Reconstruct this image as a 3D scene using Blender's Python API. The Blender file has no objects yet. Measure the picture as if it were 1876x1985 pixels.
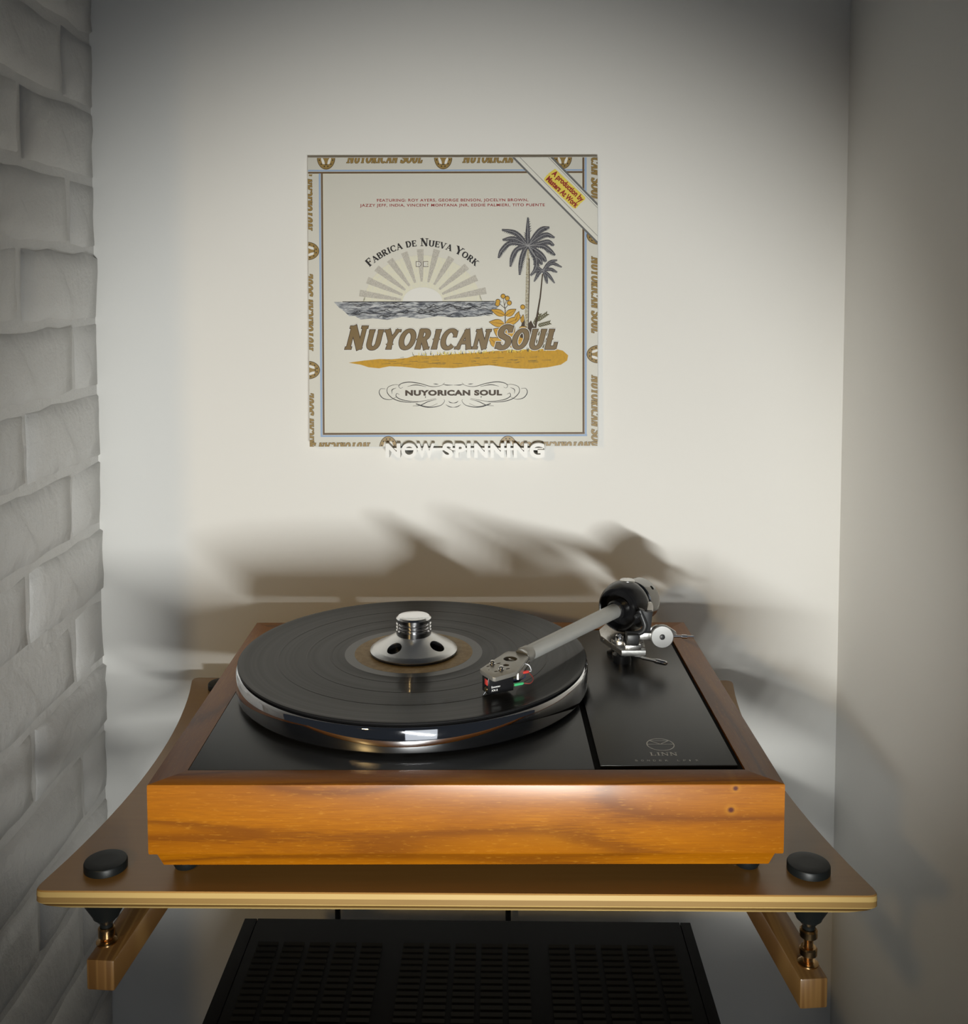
import bpy, bmesh, math, random
from mathutils import Vector, Matrix
random.seed(7)
sc = bpy.context.scene
C = sc.collection
PI = math.pi
# All sizes below are millimetres; the plinth's top surface lies at z = 0, one metre above the floor.
def mm(x, y, z): return Vector((x / 1000.0, y / 1000.0, 1.0 + z / 1000.0))

# ------------------------------------------------------------------ camera
cam_d = bpy.data.cameras.new('camera'); cam = bpy.data.objects.new('camera', cam_d); C.objects.link(cam)
cam_d.sensor_fit = 'AUTO'; cam_d.sensor_width = 36.0
cam_d.lens = 1997.1 / 1985.0 * 36.0
cam_d.shift_x = 3.07 / 1985.0
cam_d.shift_y = -(992.5 - 685.8) / 1985.0
cam_d.clip_start = 0.01
cam.location = mm(9.2, -699.7, 341.5)
cam.rotation_euler = (PI / 2 - 0.058, 0, -0.003)
sc.camera = cam

# ------------------------------------------------------------------ world, lights, exposure
sc.view_settings.view_transform = 'Standard'; sc.view_settings.look = 'None'
sc.view_settings.exposure = 0.0; sc.view_settings.gamma = 1.0
sc.view_settings.use_curve_mapping = False
w = bpy.data.worlds.new('room_air'); sc.world = w; w.use_nodes = True
w.node_tree.nodes['Background'].inputs[0].default_value = (0.85, 0.98, 1.20, 1)
w.node_tree.nodes['Background'].inputs[1].default_value = 0.020

def area(name, loc, aim, along, sx, sy, power, col, spread=180):
    d = bpy.data.lights.new(name, 'AREA'); d.shape = 'RECTANGLE'; d.size = sx / 1000; d.size_y = sy / 1000
    d.energy = power; d.color = col; d.spread = math.radians(spread)
    o = bpy.data.objects.new(name, d); C.objects.link(o)
    n = (Vector(aim) - Vector(loc)).normalized()
    x = Vector(along); x = (x - n * x.dot(n)).normalized(); z = -n; y = z.cross(x)
    m = Matrix((x, y, z)).transposed().to_4x4(); m.translation = mm(*loc); o.matrix_world = m
    return o
# the slim tilted lamp bar in front of the turntable, at about plinth height: a row of small LEDs behind one lens
BAR_A, BAR_B, BAR_N = Vector((-62, -660, 22)), Vector((150, -660, -92)), 9
BAR_AIM = Vector((-10, 428, 80))
for i in range(BAR_N):
    d = bpy.data.lights.new('lamp_bar_led', 'SPOT'); d.energy = 3.9; d.color = (0.985, 1.0, 0.965)
    d.spot_size = math.radians(62); d.spot_blend = 0.66; d.shadow_soft_size = 0.013
    o = bpy.data.objects.new('lamp_bar_led', d); C.objects.link(o)
    p = BAR_A.lerp(BAR_B, i / (BAR_N - 1)); o.location = mm(*p)
    o.rotation_euler = (BAR_AIM - p).to_track_quat('-Z', 'Y').to_euler()
# the tall glazed door across the room
area('glazed_door_light', (400, -3000, -200), (400, 400, -200), (1, 0, 0), 1050, 2200, 5.0, (0.88, 0.94, 1.0))
# a small shaded warm lamp further off on the left
pl = bpy.data.lights.new('warm_lamp_light', 'SPOT'); pl.energy = 15.0; pl.color = (1.0, 0.68, 0.28); pl.shadow_soft_size = 0.05
pl.spot_size = math.radians(46); pl.spot_blend = 1.0
po = bpy.data.objects.new('warm_lamp_light', pl); C.objects.link(po); po.location = mm(-700, -1230, 600)
po.rotation_euler = (Vector((20, 428, 20)) - Vector((-700, -1230, 600))).to_track_quat('-Z', 'Y').to_euler()

# ------------------------------------------------------------------ helpers: materials
class N:
    def __init__(s, name):
        s.m = bpy.data.materials.new(name); s.m.use_nodes = True
        s.t = s.m.node_tree; s.b = s.t.nodes['Principled BSDF']; s.coord = None
    def n(s, typ, **kw):
        nd = s.t.nodes.new(typ)
        for k, v in kw.items(): setattr(nd, k, v)
        return nd
    def l(s, a, b): s.t.links.new(a, b)
    def obj(s, scale=(1, 1, 1), rot=(0, 0, 0), loc=(0, 0, 0)):
        tc = s.n('ShaderNodeTexCoord'); mp = s.n('ShaderNodeMapping'); s.l(tc.outputs['Object'], mp.inputs[0])
        mp.inputs['Scale'].default_value = scale; mp.inputs['Rotation'].default_value = rot; mp.inputs['Location'].default_value = loc
        return mp.outputs[0]
    def noise(s, vec, scale, detail=3, rough=0.55, dist=0.0):
        nd = s.n('ShaderNodeTexNoise'); s.l(vec, nd.inputs['Vector'])
        nd.inputs['Scale'].default_value = scale; nd.inputs['Detail'].default_value = detail
        nd.inputs['Roughness'].default_value = rough; nd.inputs['Distortion'].default_value = dist
        return nd.outputs['Fac']
    def ramp(s, fac, stops, interp='LINEAR'):
        r = s.n('ShaderNodeValToRGB'); r.color_ramp.interpolation = interp; e = r.color_ramp.elements
        while len(e) < len(stops): e.new(0.5)
        for i, (p, c) in enumerate(stops):
            e[i].position = p; e[i].color = (c[0], c[1], c[2], 1) if not isinstance(c, (int, float)) else (c, c, c, 1)
        s.l(fac, r.inputs[0]); return r.outputs[0]
    def mix(s, fac, a, b, mode='MIX'):
        m = s.n('ShaderNodeMix', data_type='RGBA', blend_type=mode)
        for sock, v in ((m.inputs[0], fac), (m.inputs[6], a), (m.inputs[7], b)):
            if isinstance(v, (int, float)): sock.default_value = v
            elif isinstance(v, tuple): sock.default_value = (*v[:3], 1)
            else: s.l(v, sock)
        return m.outputs[2]
    def math(s, op, a, b=0.0):
        m = s.n('ShaderNodeMath', operation=op)
        for sock, v in ((m.inputs[0], a), (m.inputs[1], b)):
            if isinstance(v, (int, float)): sock.default_value = v
            else: s.l(v, sock)
        return m.outputs[0]
    def bump(s, h, strength, dist):
        b = s.n('ShaderNodeBump'); b.inputs['Strength'].default_value = strength; b.inputs['Distance'].default_value = dist
        s.l(h, b.inputs['Height']); s.l(b.outputs[0], s.b.inputs['Normal']); return b
    def set(s, **kw):
        for k, v in kw.items():
            k = {'color': 'Base Color', 'rough': 'Roughness', 'metal': 'Metallic', 'spec': 'Specular IOR Level', 'coat': 'Coat Weight', 'coatr': 'Coat Roughness', 'aniso': 'Anisotropic'}[k]
            i = s.b.inputs[k]
            if isinstance(v, tuple): i.default_value = (*v[:3], 1)
            elif isinstance(v, (int, float)): i.default_value = v
            else: s.l(v, i)
        return s

def srgb(r, g, b): return tuple((c / 255 / 12.92) if c <= 10 else ((c / 255 + 0.055) / 1.055) ** 2.4 for c in (r, g, b))
def plain(name, col, rough=0.5, metal=0.0, spec=0.5, var=0.0, bump=0.0, bscale=400, coat=0.0):
    k = N(name); k.set(color=col, rough=rough, metal=metal, spec=spec, coat=coat)
    if var or bump:
        f = k.noise(k.obj(), bscale, 3)
        if var: k.set(color=k.mix(f, tuple(c * (1 - var) for c in col), tuple(min(1, c * (1 + var)) for c in col)))
        if bump: k.bump(f, bump, 0.0005)
    return k.m

def mat_wall():
    k = N('wall_paint'); v = k.obj()
    f = k.noise(v, 5, 3); g = k.noise(v, 260, 2)
    k.set(color=k.mix(f, (0.775, 0.765, 0.735), (0.80, 0.79, 0.76)), rough=0.62, spec=0.3)
    h = k.mix(0.25, k.noise(v, 9, 4), g); k.bump(h, 0.10, 0.002); return k.m
def mat_brick():
    k = N('brick_paint'); v = k.obj()
    f = k.noise(v, 14, 4); k.set(color=k.mix(f, (0.56, 0.55, 0.53), (0.64, 0.63, 0.61)), rough=0.42, spec=0.45)
    a = k.noise(v, 34, 6, 0.6); b = k.noise(v, 9, 2, 0.5)
    k.bump(k.mix(0.3, a, k.ramp(b, [(0.5, 0.0), (0.75, 1.0)])), 0.8, 0.006); return k.m
def mat_cherry(axis='X', knots=False):
    k = N('cherry_veneer_' + axis.lower())
    st = {'X': (0.055, 1, 1), 'Y': (1, 0.055, 1)}[axis]; st2 = {'X': (0.16, 1, 1), 'Y': (1, 0.16, 1)}[axis]
    v = k.obj(st); v2 = k.obj(st2)
    fine = k.noise(v, 900, 4, 0.6); broad = k.noise(v2, 26, 4, 0.6, 0.6); fleck = k.noise(k.obj({'X': (0.20, 1, 1), 'Y': (1, 0.20, 1)}[axis]), 760, 2, 0.5)
    cont = k.noise(k.obj({'X': (0.16, 1, 1), 'Y': (1, 0.16, 1)}[axis], loc=(0.31, 0.07, 0.13)), 8.5, 1.5, 0.45, 0.25)
    lines = k.math('SINE', k.math('MULTIPLY', k.math('ADD', cont, k.math('MULTIPLY', fine, 0.012)), 62.0))
    base = k.ramp(broad, [(0.25, (0.190, 0.058, 0.0008)), (0.55, (0.270, 0.090, 0.0010)), (0.8, (0.36, 0.135, 0.0025))])
    c = k.mix(k.ramp(fine, [(0.35, 0.0), (0.7, 0.45)]), base, (0.16, 0.044, 0.001))
    c = k.mix(k.ramp(lines, [(0.0, 0.0), (0.80, 0.06), (0.95, 0.28), (1.0, 0.60)]), c, (0.085, 0.022, 0.002))
    c = k.mix(k.ramp(fleck, [(0.60, 0.0), (0.78, 0.30)]), c, (0.44, 0.20, 0.02))
    if knots:
        for (x, z, r) in ((188, -3, 5), (185, -18.5, 6)):
            mp = k.obj((1, 0, 1.1), loc=(-x / 1000, 0, -(z + 76) / 1000 * 1.1)); ln = k.n('ShaderNodeVectorMath', operation='LENGTH'); k.l(mp, ln.inputs[0])
            d = k.math('MULTIPLY', ln.outputs['Value'], 1000.0 / r)
            c = k.mix(k.ramp(d, [(0.4, 0.16), (1.6, 0.0)]), c, (0.52, 0.26, 0.02)); c = k.mix(k.ramp(d, [(0.2, 1.0), (0.5, 0.0)]), c, (0.06, 0.012, 0.006))
    k.set(color=c, rough=0.46, spec=0.12, coat=0.34, coatr=0.26)
    k.bump(fine, 0.05, 0.0006); return k.m
def mat_bamboo(name, a, b, axis='X', rough=0.35):
    k = N(name); st = {'X': (0.05, 1, 1), 'Y': (1, 0.05, 1)}[axis]
    f = k.noise(k.obj(st), 260, 3); g = k.noise(k.obj({'X': (0.35, 1, 1), 'Y': (1, 0.35, 1)}[axis]), 22, 2)
    k.set(color=k.mix(k.math('ADD', k.math('MULTIPLY', f, 0.55), k.math('MULTIPLY', g, 0.45)), a, b), rough=rough, spec=0.45, coat=0.2, coatr=0.25); return k.m
def mat_arm_bamboo():
    k = N('bamboo_beam'); v = k.obj((1, 0.03, 0.03)); f = k.noise(v, 170, 0); g = k.noise(k.obj((1, 0.04, 0.06)), 700, 2)
    c = k.ramp(f, [(0.35, (0.085, 0.041, 0.011)), (0.5, (0.15, 0.082, 0.025)), (0.65, (0.11, 0.055, 0.016))], 'EASE')
    k.set(color=k.mix(k.math('MULTIPLY', g, 0.4), c, (0.13, 0.06, 0.018)), rough=0.38, spec=0.45, coat=0.2, coatr=0.2); return k.m
def mat_vinyl():
    k = N('vinyl'); tc = k.n('ShaderNodeTexCoord'); sp = k.n('ShaderNodeSeparateXYZ'); k.l(tc.outputs['Object'], sp.inputs[0])
    r = k.math('SQRT', k.math('ADD', k.math('POWER', sp.outputs[0], 2.0), k.math('POWER', sp.outputs[1], 2.0)))
    cb = k.n('ShaderNodeCombineXYZ'); k.l(r, cb.inputs[0])
    bands = k.noise(cb.outputs[0], 130, 3, 0.7); fine = k.noise(cb.outputs[0], 2600, 1)
    k.set(color=(0.012, 0.012, 0.0125), spec=0.11, rough=k.ramp(bands, [(0.3, 0.30), (0.7, 0.42)]), coat=0.17, coatr=0.04)
    k.bump(fine, 0.05, 0.0002); return k.m
def mat_sea():
    k = N('print_sea'); v = k.obj((0.28, 1, 1)); f = k.noise(v, 300, 4, 0.6, 1.2); g = k.noise(k.obj((0.12, 1, 1)), 420, 3, 0.6, 0.6)
    c = k.ramp(f, [(0.36, (0.075, 0.085, 0.105)), (0.47, (0.30, 0.32, 0.35)), (0.62, (0.56, 0.575, 0.59))])
    k.set(color=k.mix(k.ramp(g, [(0.38, 0.85), (0.48, 0.0)]), c, (0.05, 0.055, 0.075)), rough=0.5, spec=0.25); return k.m
def mat_speckle(name, a, b, scale=900, lo=0.4, hi=0.6):
    k = N(name); f = k.noise(k.obj((1, 1, 0.5)), scale, 3, 0.7); k.set(color=k.mix(k.ramp(f, [(lo, 0.0), (hi, 1.0)]), a, b), rough=0.5, spec=0.25); return k.m
def mat_steel(name, col, rough, scale=(1, 1, 1), ns=300):
    k = N(name); f = k.noise(k.obj(scale), ns, 3); k.set(color=col, metal=1.0, rough=k.ramp(f, [(0.3, rough * 0.85), (0.7, rough * 1.15)])); return k.m

M = {}
M['wall'] = mat_wall(); M['brick'] = mat_brick()
M['cherry'] = mat_cherry('X', True); M['cherry_side'] = mat_cherry('Y')
M['shelf_top'] = mat_bamboo('bamboo_board', (0.235, 0.118, 0.030), (0.32, 0.175, 0.050))
M['ply_light'] = mat_bamboo('bamboo_ply_light', (0.32, 0.215, 0.074), (0.42, 0.295, 0.112))
M['ply_dark'] = mat_bamboo('bamboo_ply_dark', (0.16, 0.094, 0.028), (0.24, 0.150, 0.053))
M['ply_groove'] = mat_bamboo('bamboo_ply_groove_line', (0.060, 0.032, 0.008), (0.11, 0.062, 0.018))  # darkest bamboo tone, for the grooved lower layer of the edge
M['beam'] = mat_arm_bamboo()
M['floor'] = mat_bamboo('floor_boards', (0.40, 0.40, 0.41), (0.50, 0.50, 0.50), 'Y')
M['vinyl'] = mat_vinyl()
M['mirror'] = mat_steel('polished_alloy', (0.80, 0.80, 0.82), 0.035)
M['chrome'] = mat_steel('bright_chrome', (0.82, 0.82, 0.83), 0.12)
M['satin'] = mat_steel('satin_alloy', (0.62, 0.61, 0.59), 0.30)
M['clamp'] = plain('turned_alloy', (0.72, 0.72, 0.72), 0.30, 1.0, 0.5, 0.02, 0.0, 30)
M['weight'] = mat_steel('counterweight_alloy', (0.36, 0.355, 0.345), 0.16)
M['dial'] = plain('dial_alloy', (0.34, 0.34, 0.335), 0.42, 0.8, 0.5, 0.04, 0.0, 60)
M['armgrey'] = plain('arm_grey_lacquer', (0.46, 0.46, 0.44), 0.33, 0.35, 0.5, 0.05, 0.0, 90)
M['headgrey'] = plain('headshell_grey', (0.34, 0.325, 0.295), 0.33, 0.6, 0.5, 0.06, 0.0, 120)
M['top_black'] = plain('black_enamel', (0.014, 0.0145, 0.015), 0.30, 0.0, 0.5, 0.1, 0.02, 600)
M['groove'] = plain('black_recess', (0.004, 0.004, 0.004), 0.8, 0.0, 0.1, 0.1)
M['gloss_black'] = plain('gloss_black', (0.010, 0.010, 0.011), 0.22, 0.0, 0.5, 0.1)
M['satin_black'] = plain('satin_black_plastic', (0.020, 0.021, 0.023), 0.42, 0.0, 0.5, 0.12)
M['rubber'] = plain('black_rubber', (0.0055, 0.0065, 0.0065), 0.42, 0.0, 0.22, 0.12)
M['amp'] = plain('black_steel_case', (0.0028, 0.0024, 0.0020), 0.6, 0.0, 0.05, 0.15, 0.04, 900)
M['slot'] = plain('louvre_black', (0.006, 0.0055, 0.0045), 0.45, 0.0, 0.14, 0.1)
M['cable'] = plain('cable_black', (0.010, 0.010, 0.010), 0.5, 0.0, 0.4, 0.1)
M['brass'] = mat_steel('brass', (0.56, 0.36, 0.17), 0.20)
M['label'] = mat_speckle('record_label_paper', (0.34, 0.235, 0.110), (0.42, 0.30, 0.150), 160)
M['deadwax'] = plain('vinyl_run_out', (0.040, 0.041, 0.042), 0.30, 0.0, 0.6, 0.08)
M['plastic_white'] = plain('white_print_plastic', (0.80, 0.79, 0.76), 0.42, 0.0, 0.45, 0.03, 0.05, 300)
M['card'] = plain('sleeve_card', (0.700, 0.690, 0.630), 0.46, 0.0, 0.35, 0.018, 0.03, 700)
M['p_white'] = plain('print_white', (0.76, 0.755, 0.72), 0.46, 0.0, 0.3, 0.01)
M['p_cream'] = mat_speckle('print_pale_yellow', (0.70, 0.69, 0.585), (0.735, 0.715, 0.57), 500)
M['p_ray'] = mat_speckle('print_ray', (0.42, 0.40, 0.355), (0.58, 0.555, 0.50), 1500)
M['p_gold'] = plain('print_gold', (0.175, 0.110, 0.032), 0.40, 0.0, 0.45, 0.08, 0.0, 700)
M['p_gold2'] = plain('print_gold_border', (0.29, 0.19, 0.055), 0.40, 0.0, 0.45, 0.08, 0.0, 900)
M['p_black'] = plain('print_black', (0.016, 0.015, 0.018), 0.45, 0.0, 0.3, 0.1)
M['p_dark'] = plain('print_dark_brown', (0.050, 0.028, 0.012), 0.45, 0.0, 0.3, 0.1)
M['p_brown'] = plain('print_brown', (0.135, 0.085, 0.045), 0.45, 0.0, 0.3, 0.06)
M['p_blue'] = plain('print_blue', (0.30, 0.41, 0.60), 0.45, 0.0, 0.3, 0.04)
M['p_grey'] = plain('print_grey', (0.145, 0.147, 0.145), 0.45, 0.0, 0.3, 0.06)
M['p_palegrey'] = plain('print_pale_grey', (0.33, 0.33, 0.34), 0.45, 0.0, 0.3, 0.06)
M['p_red'] = plain('print_red', (0.30, 0.020, 0.022), 0.45, 0.0, 0.3, 0.05)
M['p_yellow'] = plain('print_yellow', (0.76, 0.62, 0.10), 0.45, 0.0, 0.3, 0.06)
M['p_ochre'] = mat_speckle('print_ochre', (0.56, 0.31, 0.020), (0.44, 0.25, 0.025), 420, 0.45, 0.75)
M['p_leaf'] = plain('print_leaf_yellow', (0.60, 0.33, 0.030), 0.45, 0.0, 0.3, 0.15, 0.0, 900)
M['p_olive'] = plain('print_olive', (0.095, 0.085, 0.028), 0.45, 0.0, 0.3, 0.15)
M['p_frond'] = mat_speckle('print_frond', (0.035, 0.035, 0.045), (0.16, 0.16, 0.18), 1600, 0.42, 0.62)
M['p_trunk'] = mat_speckle('print_trunk', (0.56, 0.54, 0.47), (0.34, 0.29, 0.17), 1500)
M['p_sea'] = mat_sea()
M['silk'] = plain('silkscreen_grey', (0.78, 0.78, 0.75), 0.5, 0.0, 0.3, 0.05)
M['silkw'] = plain('print_bright_white', (0.75, 0.75, 0.75), 0.5, 0.0, 0.3, 0.02)
M['w_red'] = plain('wire_red', (0.55, 0.05, 0.04), 0.4, 0.0, 0.5, 0.05)
M['w_green'] = plain('wire_green', (0.06, 0.42, 0.17), 0.4, 0.0, 0.5, 0.05)
M['w_blue'] = plain('wire_blue', (0.03, 0.04, 0.10), 0.4, 0.0, 0.5, 0.05)
M['w_white'] = plain('wire_white', (0.65, 0.66, 0.70), 0.4, 0.0, 0.5, 0.05)
M['w_dkred'] = plain('wire_dark_red', (0.20, 0.03, 0.025), 0.4, 0.0, 0.5, 0.05)
M['gold_pin'] = mat_steel('gold_pin', (0.72, 0.52, 0.24), 0.25)

# ------------------------------------------------------------------ helpers: meshes and objects
ORG = {}
def root(name, label, cat, org, group=None, rot=None):
    o = bpy.data.objects.new(name, None); C.objects.link(o); o.empty_display_size = 0.05
    o.location = mm(*org); o['label'] = label; o['category'] = cat
    if group: o['group'] = group
    if rot: o.rotation_euler = rot
    ORG[o] = Vector(org); return o
def finish(name, bm, mat, parent, org, smooth=32):
    me = bpy.data.meshes.new(name)
    bmesh.ops.recalc_face_normals(bm, faces=bm.faces[:])
    bm.to_mesh(me); bm.free()
    me.transform(Matrix.Translation(-Vector(org)))
    me.transform(Matrix.Scale(0.001, 4))
    if smooth:
        me.polygons.foreach_set('use_smooth', [True] * len(me.polygons)); me.set_sharp_from_angle(angle=math.radians(smooth))
    me.materials.append(M[mat] if isinstance(mat, str) else mat)
    o = bpy.data.objects.new(name, me); C.objects.link(o)
    return o
def part(name, bm, mat, parent, label=None, smooth=32, org=None):
    """a mesh given in scene millimetres, linked as a child (part or sub-part) of parent"""
    base = ORG[parent]; org = Vector(org) if org is not None else base
    o = finish(name, bm, mat, parent, org, smooth); o.parent = parent
    o.location = (org - base) / 1000.0; ORG[o] = org
    if label: o['label'] = label
    return o
def single(name, bm, mat, org, label=None, cat=None, group=None, kind=None, smooth=32):
    o = finish(name, bm, mat, None, org, smooth); o.location = mm(*org); ORG[o] = Vector(org)
    for k, v in (('label', label), ('category', cat), ('group', group), ('kind', kind)):
        if v: o[k] = v
    return o
def box(bm, x0, x1, y0, y1, z0, z1, bev=0.0, seg=2, mtx=None):
    vs = [bm.verts.new((x, y, z)) for x in (x0, x1) for y in (y0, y1) for z in (z0, z1)]
    F = [(0, 1, 3, 2), (4, 6, 7, 5), (0, 4, 5, 1), (2, 3, 7, 6), (0, 2, 6, 4), (1, 5, 7, 3)]
    fs = [bm.faces.new([vs[i] for i in f]) for f in F]
    new = list(vs)
    if bev:
        es = list({e for f in fs for e in f.edges})
        r = bmesh.ops.bevel(bm, geom=es, offset=bev, segments=seg, profile=0.5, affect='EDGES')
        new = list({v for f in r['faces'] for v in f.verts} | {v for v in vs if v.is_valid})
    if mtx is not None: bmesh.ops.transform(bm, matrix=mtx, verts=new)
    return new
def nb(): return bmesh.new()
def bbox(*a, **k):
    bm = nb(); box(bm, *a, **k); return bm
def lathe(bm, prof, mtx=None, seg=64, cap0=True, cap1=True):
    """prof: list of (radius, height); revolves about local Z"""
    rings = []; new = []
    for r, h in prof:
        ring = [bm.verts.new((r * math.cos(2 * PI * i / seg), r * math.sin(2 * PI * i / seg), h)) for i in range(seg)]
        rings.append(ring); new += ring
    for a, b in zip(rings, rings[1:]):
        for i in range(seg): bm.faces.new((a[i], a[(i + 1) % seg], b[(i + 1) % seg], b[i]))
    if cap0: bm.faces.new(rings[0][::-1])
    if cap1: bm.faces.new(rings[-1])
    if mtx is not None: bmesh.ops.transform(bm, matrix=mtx, verts=new)
    return new
def T(x, y, z): return Matrix.Translation((x, y, z))
def frame(org, z, xhint=(0, 0, 1)):
    """matrix whose local Z runs along z, placed at org"""
    z = Vector(z).normalized(); x = Vector(xhint); x = (x - z * x.dot(z)).normalized(); y = z.cross(x)
    m = Matrix((x, y, z)).transposed().to_4x4(); m.translation = Vector(org); return m
def tube(bm, pts, rad, seg=12, cap=True):
    pts = [Vector(p) for p in pts]; n = len(pts); rings = []
    rs = rad if isinstance(rad, (list, tuple)) else [rad] * n
    up = Vector((0, 0, 1)); px = None
    for i, p in enumerate(pts):
        t = (pts[min(i + 1, n - 1)] - pts[max(i - 1, 0)]).normalized()
        if px is None:
            h = up if abs(t.dot(up)) < 0.95 else Vector((1, 0, 0)); px = (h - t * h.dot(t)).normalized()
        else: px = (px - t * px.dot(t)).normalized()
        y = t.cross(px)
        rings.append([bm.verts.new(p + (px * math.cos(2 * PI * k / seg) + y * math.sin(2 * PI * k / seg)) * rs[i]) for k in range(seg)])
    for a, b in zip(rings, rings[1:]):
        for i in range(seg): bm.faces.new((a[i], a[(i + 1) % seg], b[(i + 1) % seg], b[i]))
    if cap: bm.faces.new(rings[0][::-1]); bm.faces.new(rings[-1])
def smooth_pts(pts, n=8):
    """Catmull-Rom through the points"""
    P = [Vector(p) for p in pts]; P = [2 * P[0] - P[1]] + P + [2 * P[-1] - P[-2]]; out = []
    for i in range(1, len(P) - 2):
        for k in range(n):
            t = k / n; a, b, c, d = P[i - 1], P[i], P[i + 1], P[i + 2]
            out.append(0.5 * ((2 * b) + (c - a) * t + (2 * a - 5 * b + 4 * c - d) * t * t + (3 * b - a - 3 * c + d) * t ** 3))
    out.append(P[-2]); return out
def prism(bm, poly, z0, z1, mtx=None, bev=0.0, seg=2):
    lo = [bm.verts.new((x, y, z0)) for x, y in poly]; hi = [bm.verts.new((x, y, z1)) for x, y in poly]; n = len(poly)
    fs = [bm.faces.new(lo[::-1]), bm.faces.new(hi)] + [bm.faces.new((lo[i], lo[(i + 1) % n], hi[(i + 1) % n], hi[i])) for i in range(n)]
    new = lo + hi
    if bev:
        es = [e for e in fs[1].edges] + [e for e in fs[0].edges]
        r = bmesh.ops.bevel(bm, geom=es, offset=bev, segments=seg, profile=0.5, affect='EDGES')
        new = list({v for f in r['faces'] for v in f.verts} | {v for v in new if v.is_valid})
    if mtx is not None: bmesh.ops.transform(bm, matrix=mtx, verts=new)
    return new
def circle(cx, cy, rx, ry=None, n=24, a0=0, a1=2 * PI):
    ry = rx if ry is None else ry
    full = abs(a1 - a0 - 2 * PI) < 1e-6
    return [(cx + rx * math.cos(a0 + (a1 - a0) * i / (n if full else n - 1)), cy + ry * math.sin(a0 + (a1 - a0) * i / (n if full else n - 1))) for i in range(n)]
def cut(bm, cutters):
    """boolean difference, evaluated straight to a mesh"""
    me = bpy.data.meshes.new('t'); bmesh.ops.recalc_face_normals(bm, faces=bm.faces[:]); bm.to_mesh(me); bm.free()
    o = bpy.data.objects.new('t', me); C.objects.link(o); cs = []
    for cb in cutters:
        cm = bpy.data.meshes.new('c'); bmesh.ops.recalc_face_normals(cb, faces=cb.faces[:]); cb.to_mesh(cm); cb.free()
        co = bpy.data.objects.new('c', cm); C.objects.link(co); cs.append(co)
        md = o.modifiers.new('b', 'BOOLEAN'); md.object = co; md.operation = 'DIFFERENCE'; md.solver = 'EXACT'
    dg = bpy.context.evaluated_depsgraph_get(); ev = o.evaluated_get(dg)
    out = nb(); em = bpy.data.meshes.new_from_object(ev); out.from_mesh(em)
    for q in [o] + cs: bpy.data.objects.remove(q)
    bpy.data.meshes.remove(em)
    return out
_txt = {}
def text2d(s, bold=0.0, spacing=1.0):
    """filled flat lettering -> (verts2d, faces) from Blender's built-in font, size 1"""
    key = (s, bold, spacing)
    if key in _txt: return _txt[key]
    cu = bpy.data.curves.new('t', 'FONT'); cu.body = s; cu.size = 1.0; cu.offset = bold; cu.space_character = spacing
    cu.resolution_u = 5; cu.fill_mode = 'FRONT'
    o = bpy.data.objects.new('t', cu); C.objects.link(o)
    dg = bpy.context.evaluated_depsgraph_get(); me = bpy.data.meshes.new_from_object(o.evaluated_get(dg))
    vs = [(v.co.x, v.co.y) for v in me.vertices]; fs = [tuple(p.vertices) for p in me.polygons]
    bpy.data.objects.remove(o); bpy.data.meshes.remove(me)
    _txt[key] = (vs, fs); return vs, fs
def text_fit(bm, s, x0, x1, z0, z1, mapf, bold=0.0, spacing=1.0):
    vs, fs = text2d(s, bold, spacing)
    a0 = min(v[0] for v in vs); a1 = max(v[0] for v in vs); b0 = min(v[1] for v in vs); b1 = max(v[1] for v in vs)
    nv = [bm.verts.new(mapf(x0 + (v[0] - a0) / (a1 - a0) * (x1 - x0), z0 + (v[1] - b0) / (b1 - b0) * (z1 - z0))) for v in vs]
    for f in fs:
        try: bm.faces.new([nv[i] for i in f])
        except ValueError: pass
def ribbon(bm, pts, wid, mapf):
    """flat strip along 2-D points; wid: width or list of widths"""
    P = [Vector((p[0], p[1])) for p in pts]; n = len(P); ws = wid if isinstance(wid, (list, tuple)) else [wid] * n; prev = None
    for i in range(n):
        t = P[min(i + 1, n - 1)] - P[max(i - 1, 0)]
        if t.length < 1e-9: t = Vector((1, 0))
        t.normalize(); q = Vector((-t.y, t.x)) * max(ws[i], 1e-3) / 2
        if 0 < i < n - 1:
            t0 = (P[i] - P[i - 1]).normalized(); c = max(0.5, t.dot(t0)); q = q / c
        a, b = P[i] + q, P[i] - q
        cur = (bm.verts.new(mapf(a.x, a.y)), bm.verts.new(mapf(b.x, b.y)))
        if prev: bm.faces.new((prev[0], prev[1], cur[1], cur[0]))
        prev = cur
def poly(bm, pts, mapf):
    vs = [bm.verts.new(mapf(x, y)) for x, y in pts]
    f = bm.faces.new(vs)
    if len(pts) > 4: bmesh.ops.triangulate(bm, faces=[f], ngon_method='EAR_CLIP')
def arc(cx, cy, rx, ry, d0, d1, n=14):
    return [(cx + rx * math.cos(math.radians(d0 + (d1 - d0) * i / (n - 1))), cy + ry * math.sin(math.radians(d0 + (d1 - d0) * i / (n - 1)))) for i in range(n)]

def fan(bm, axis, step):
    """lift each loose piece of a print by a hair so that no two pieces are coplanar"""
    seen = set(); k = 0
    for v0 in bm.verts[:]:
        if v0 in seen: continue
        st = [v0]; seen.add(v0); isl = []
        while st:
            v = st.pop(); isl.append(v)
            for e in v.link_edges:
                o = e.other_vert(v)
                if o not in seen: seen.add(o); st.append(o)
        for v in isl: v.co[axis] += step * (k % 14)
        k += 1
    return bm
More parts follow.
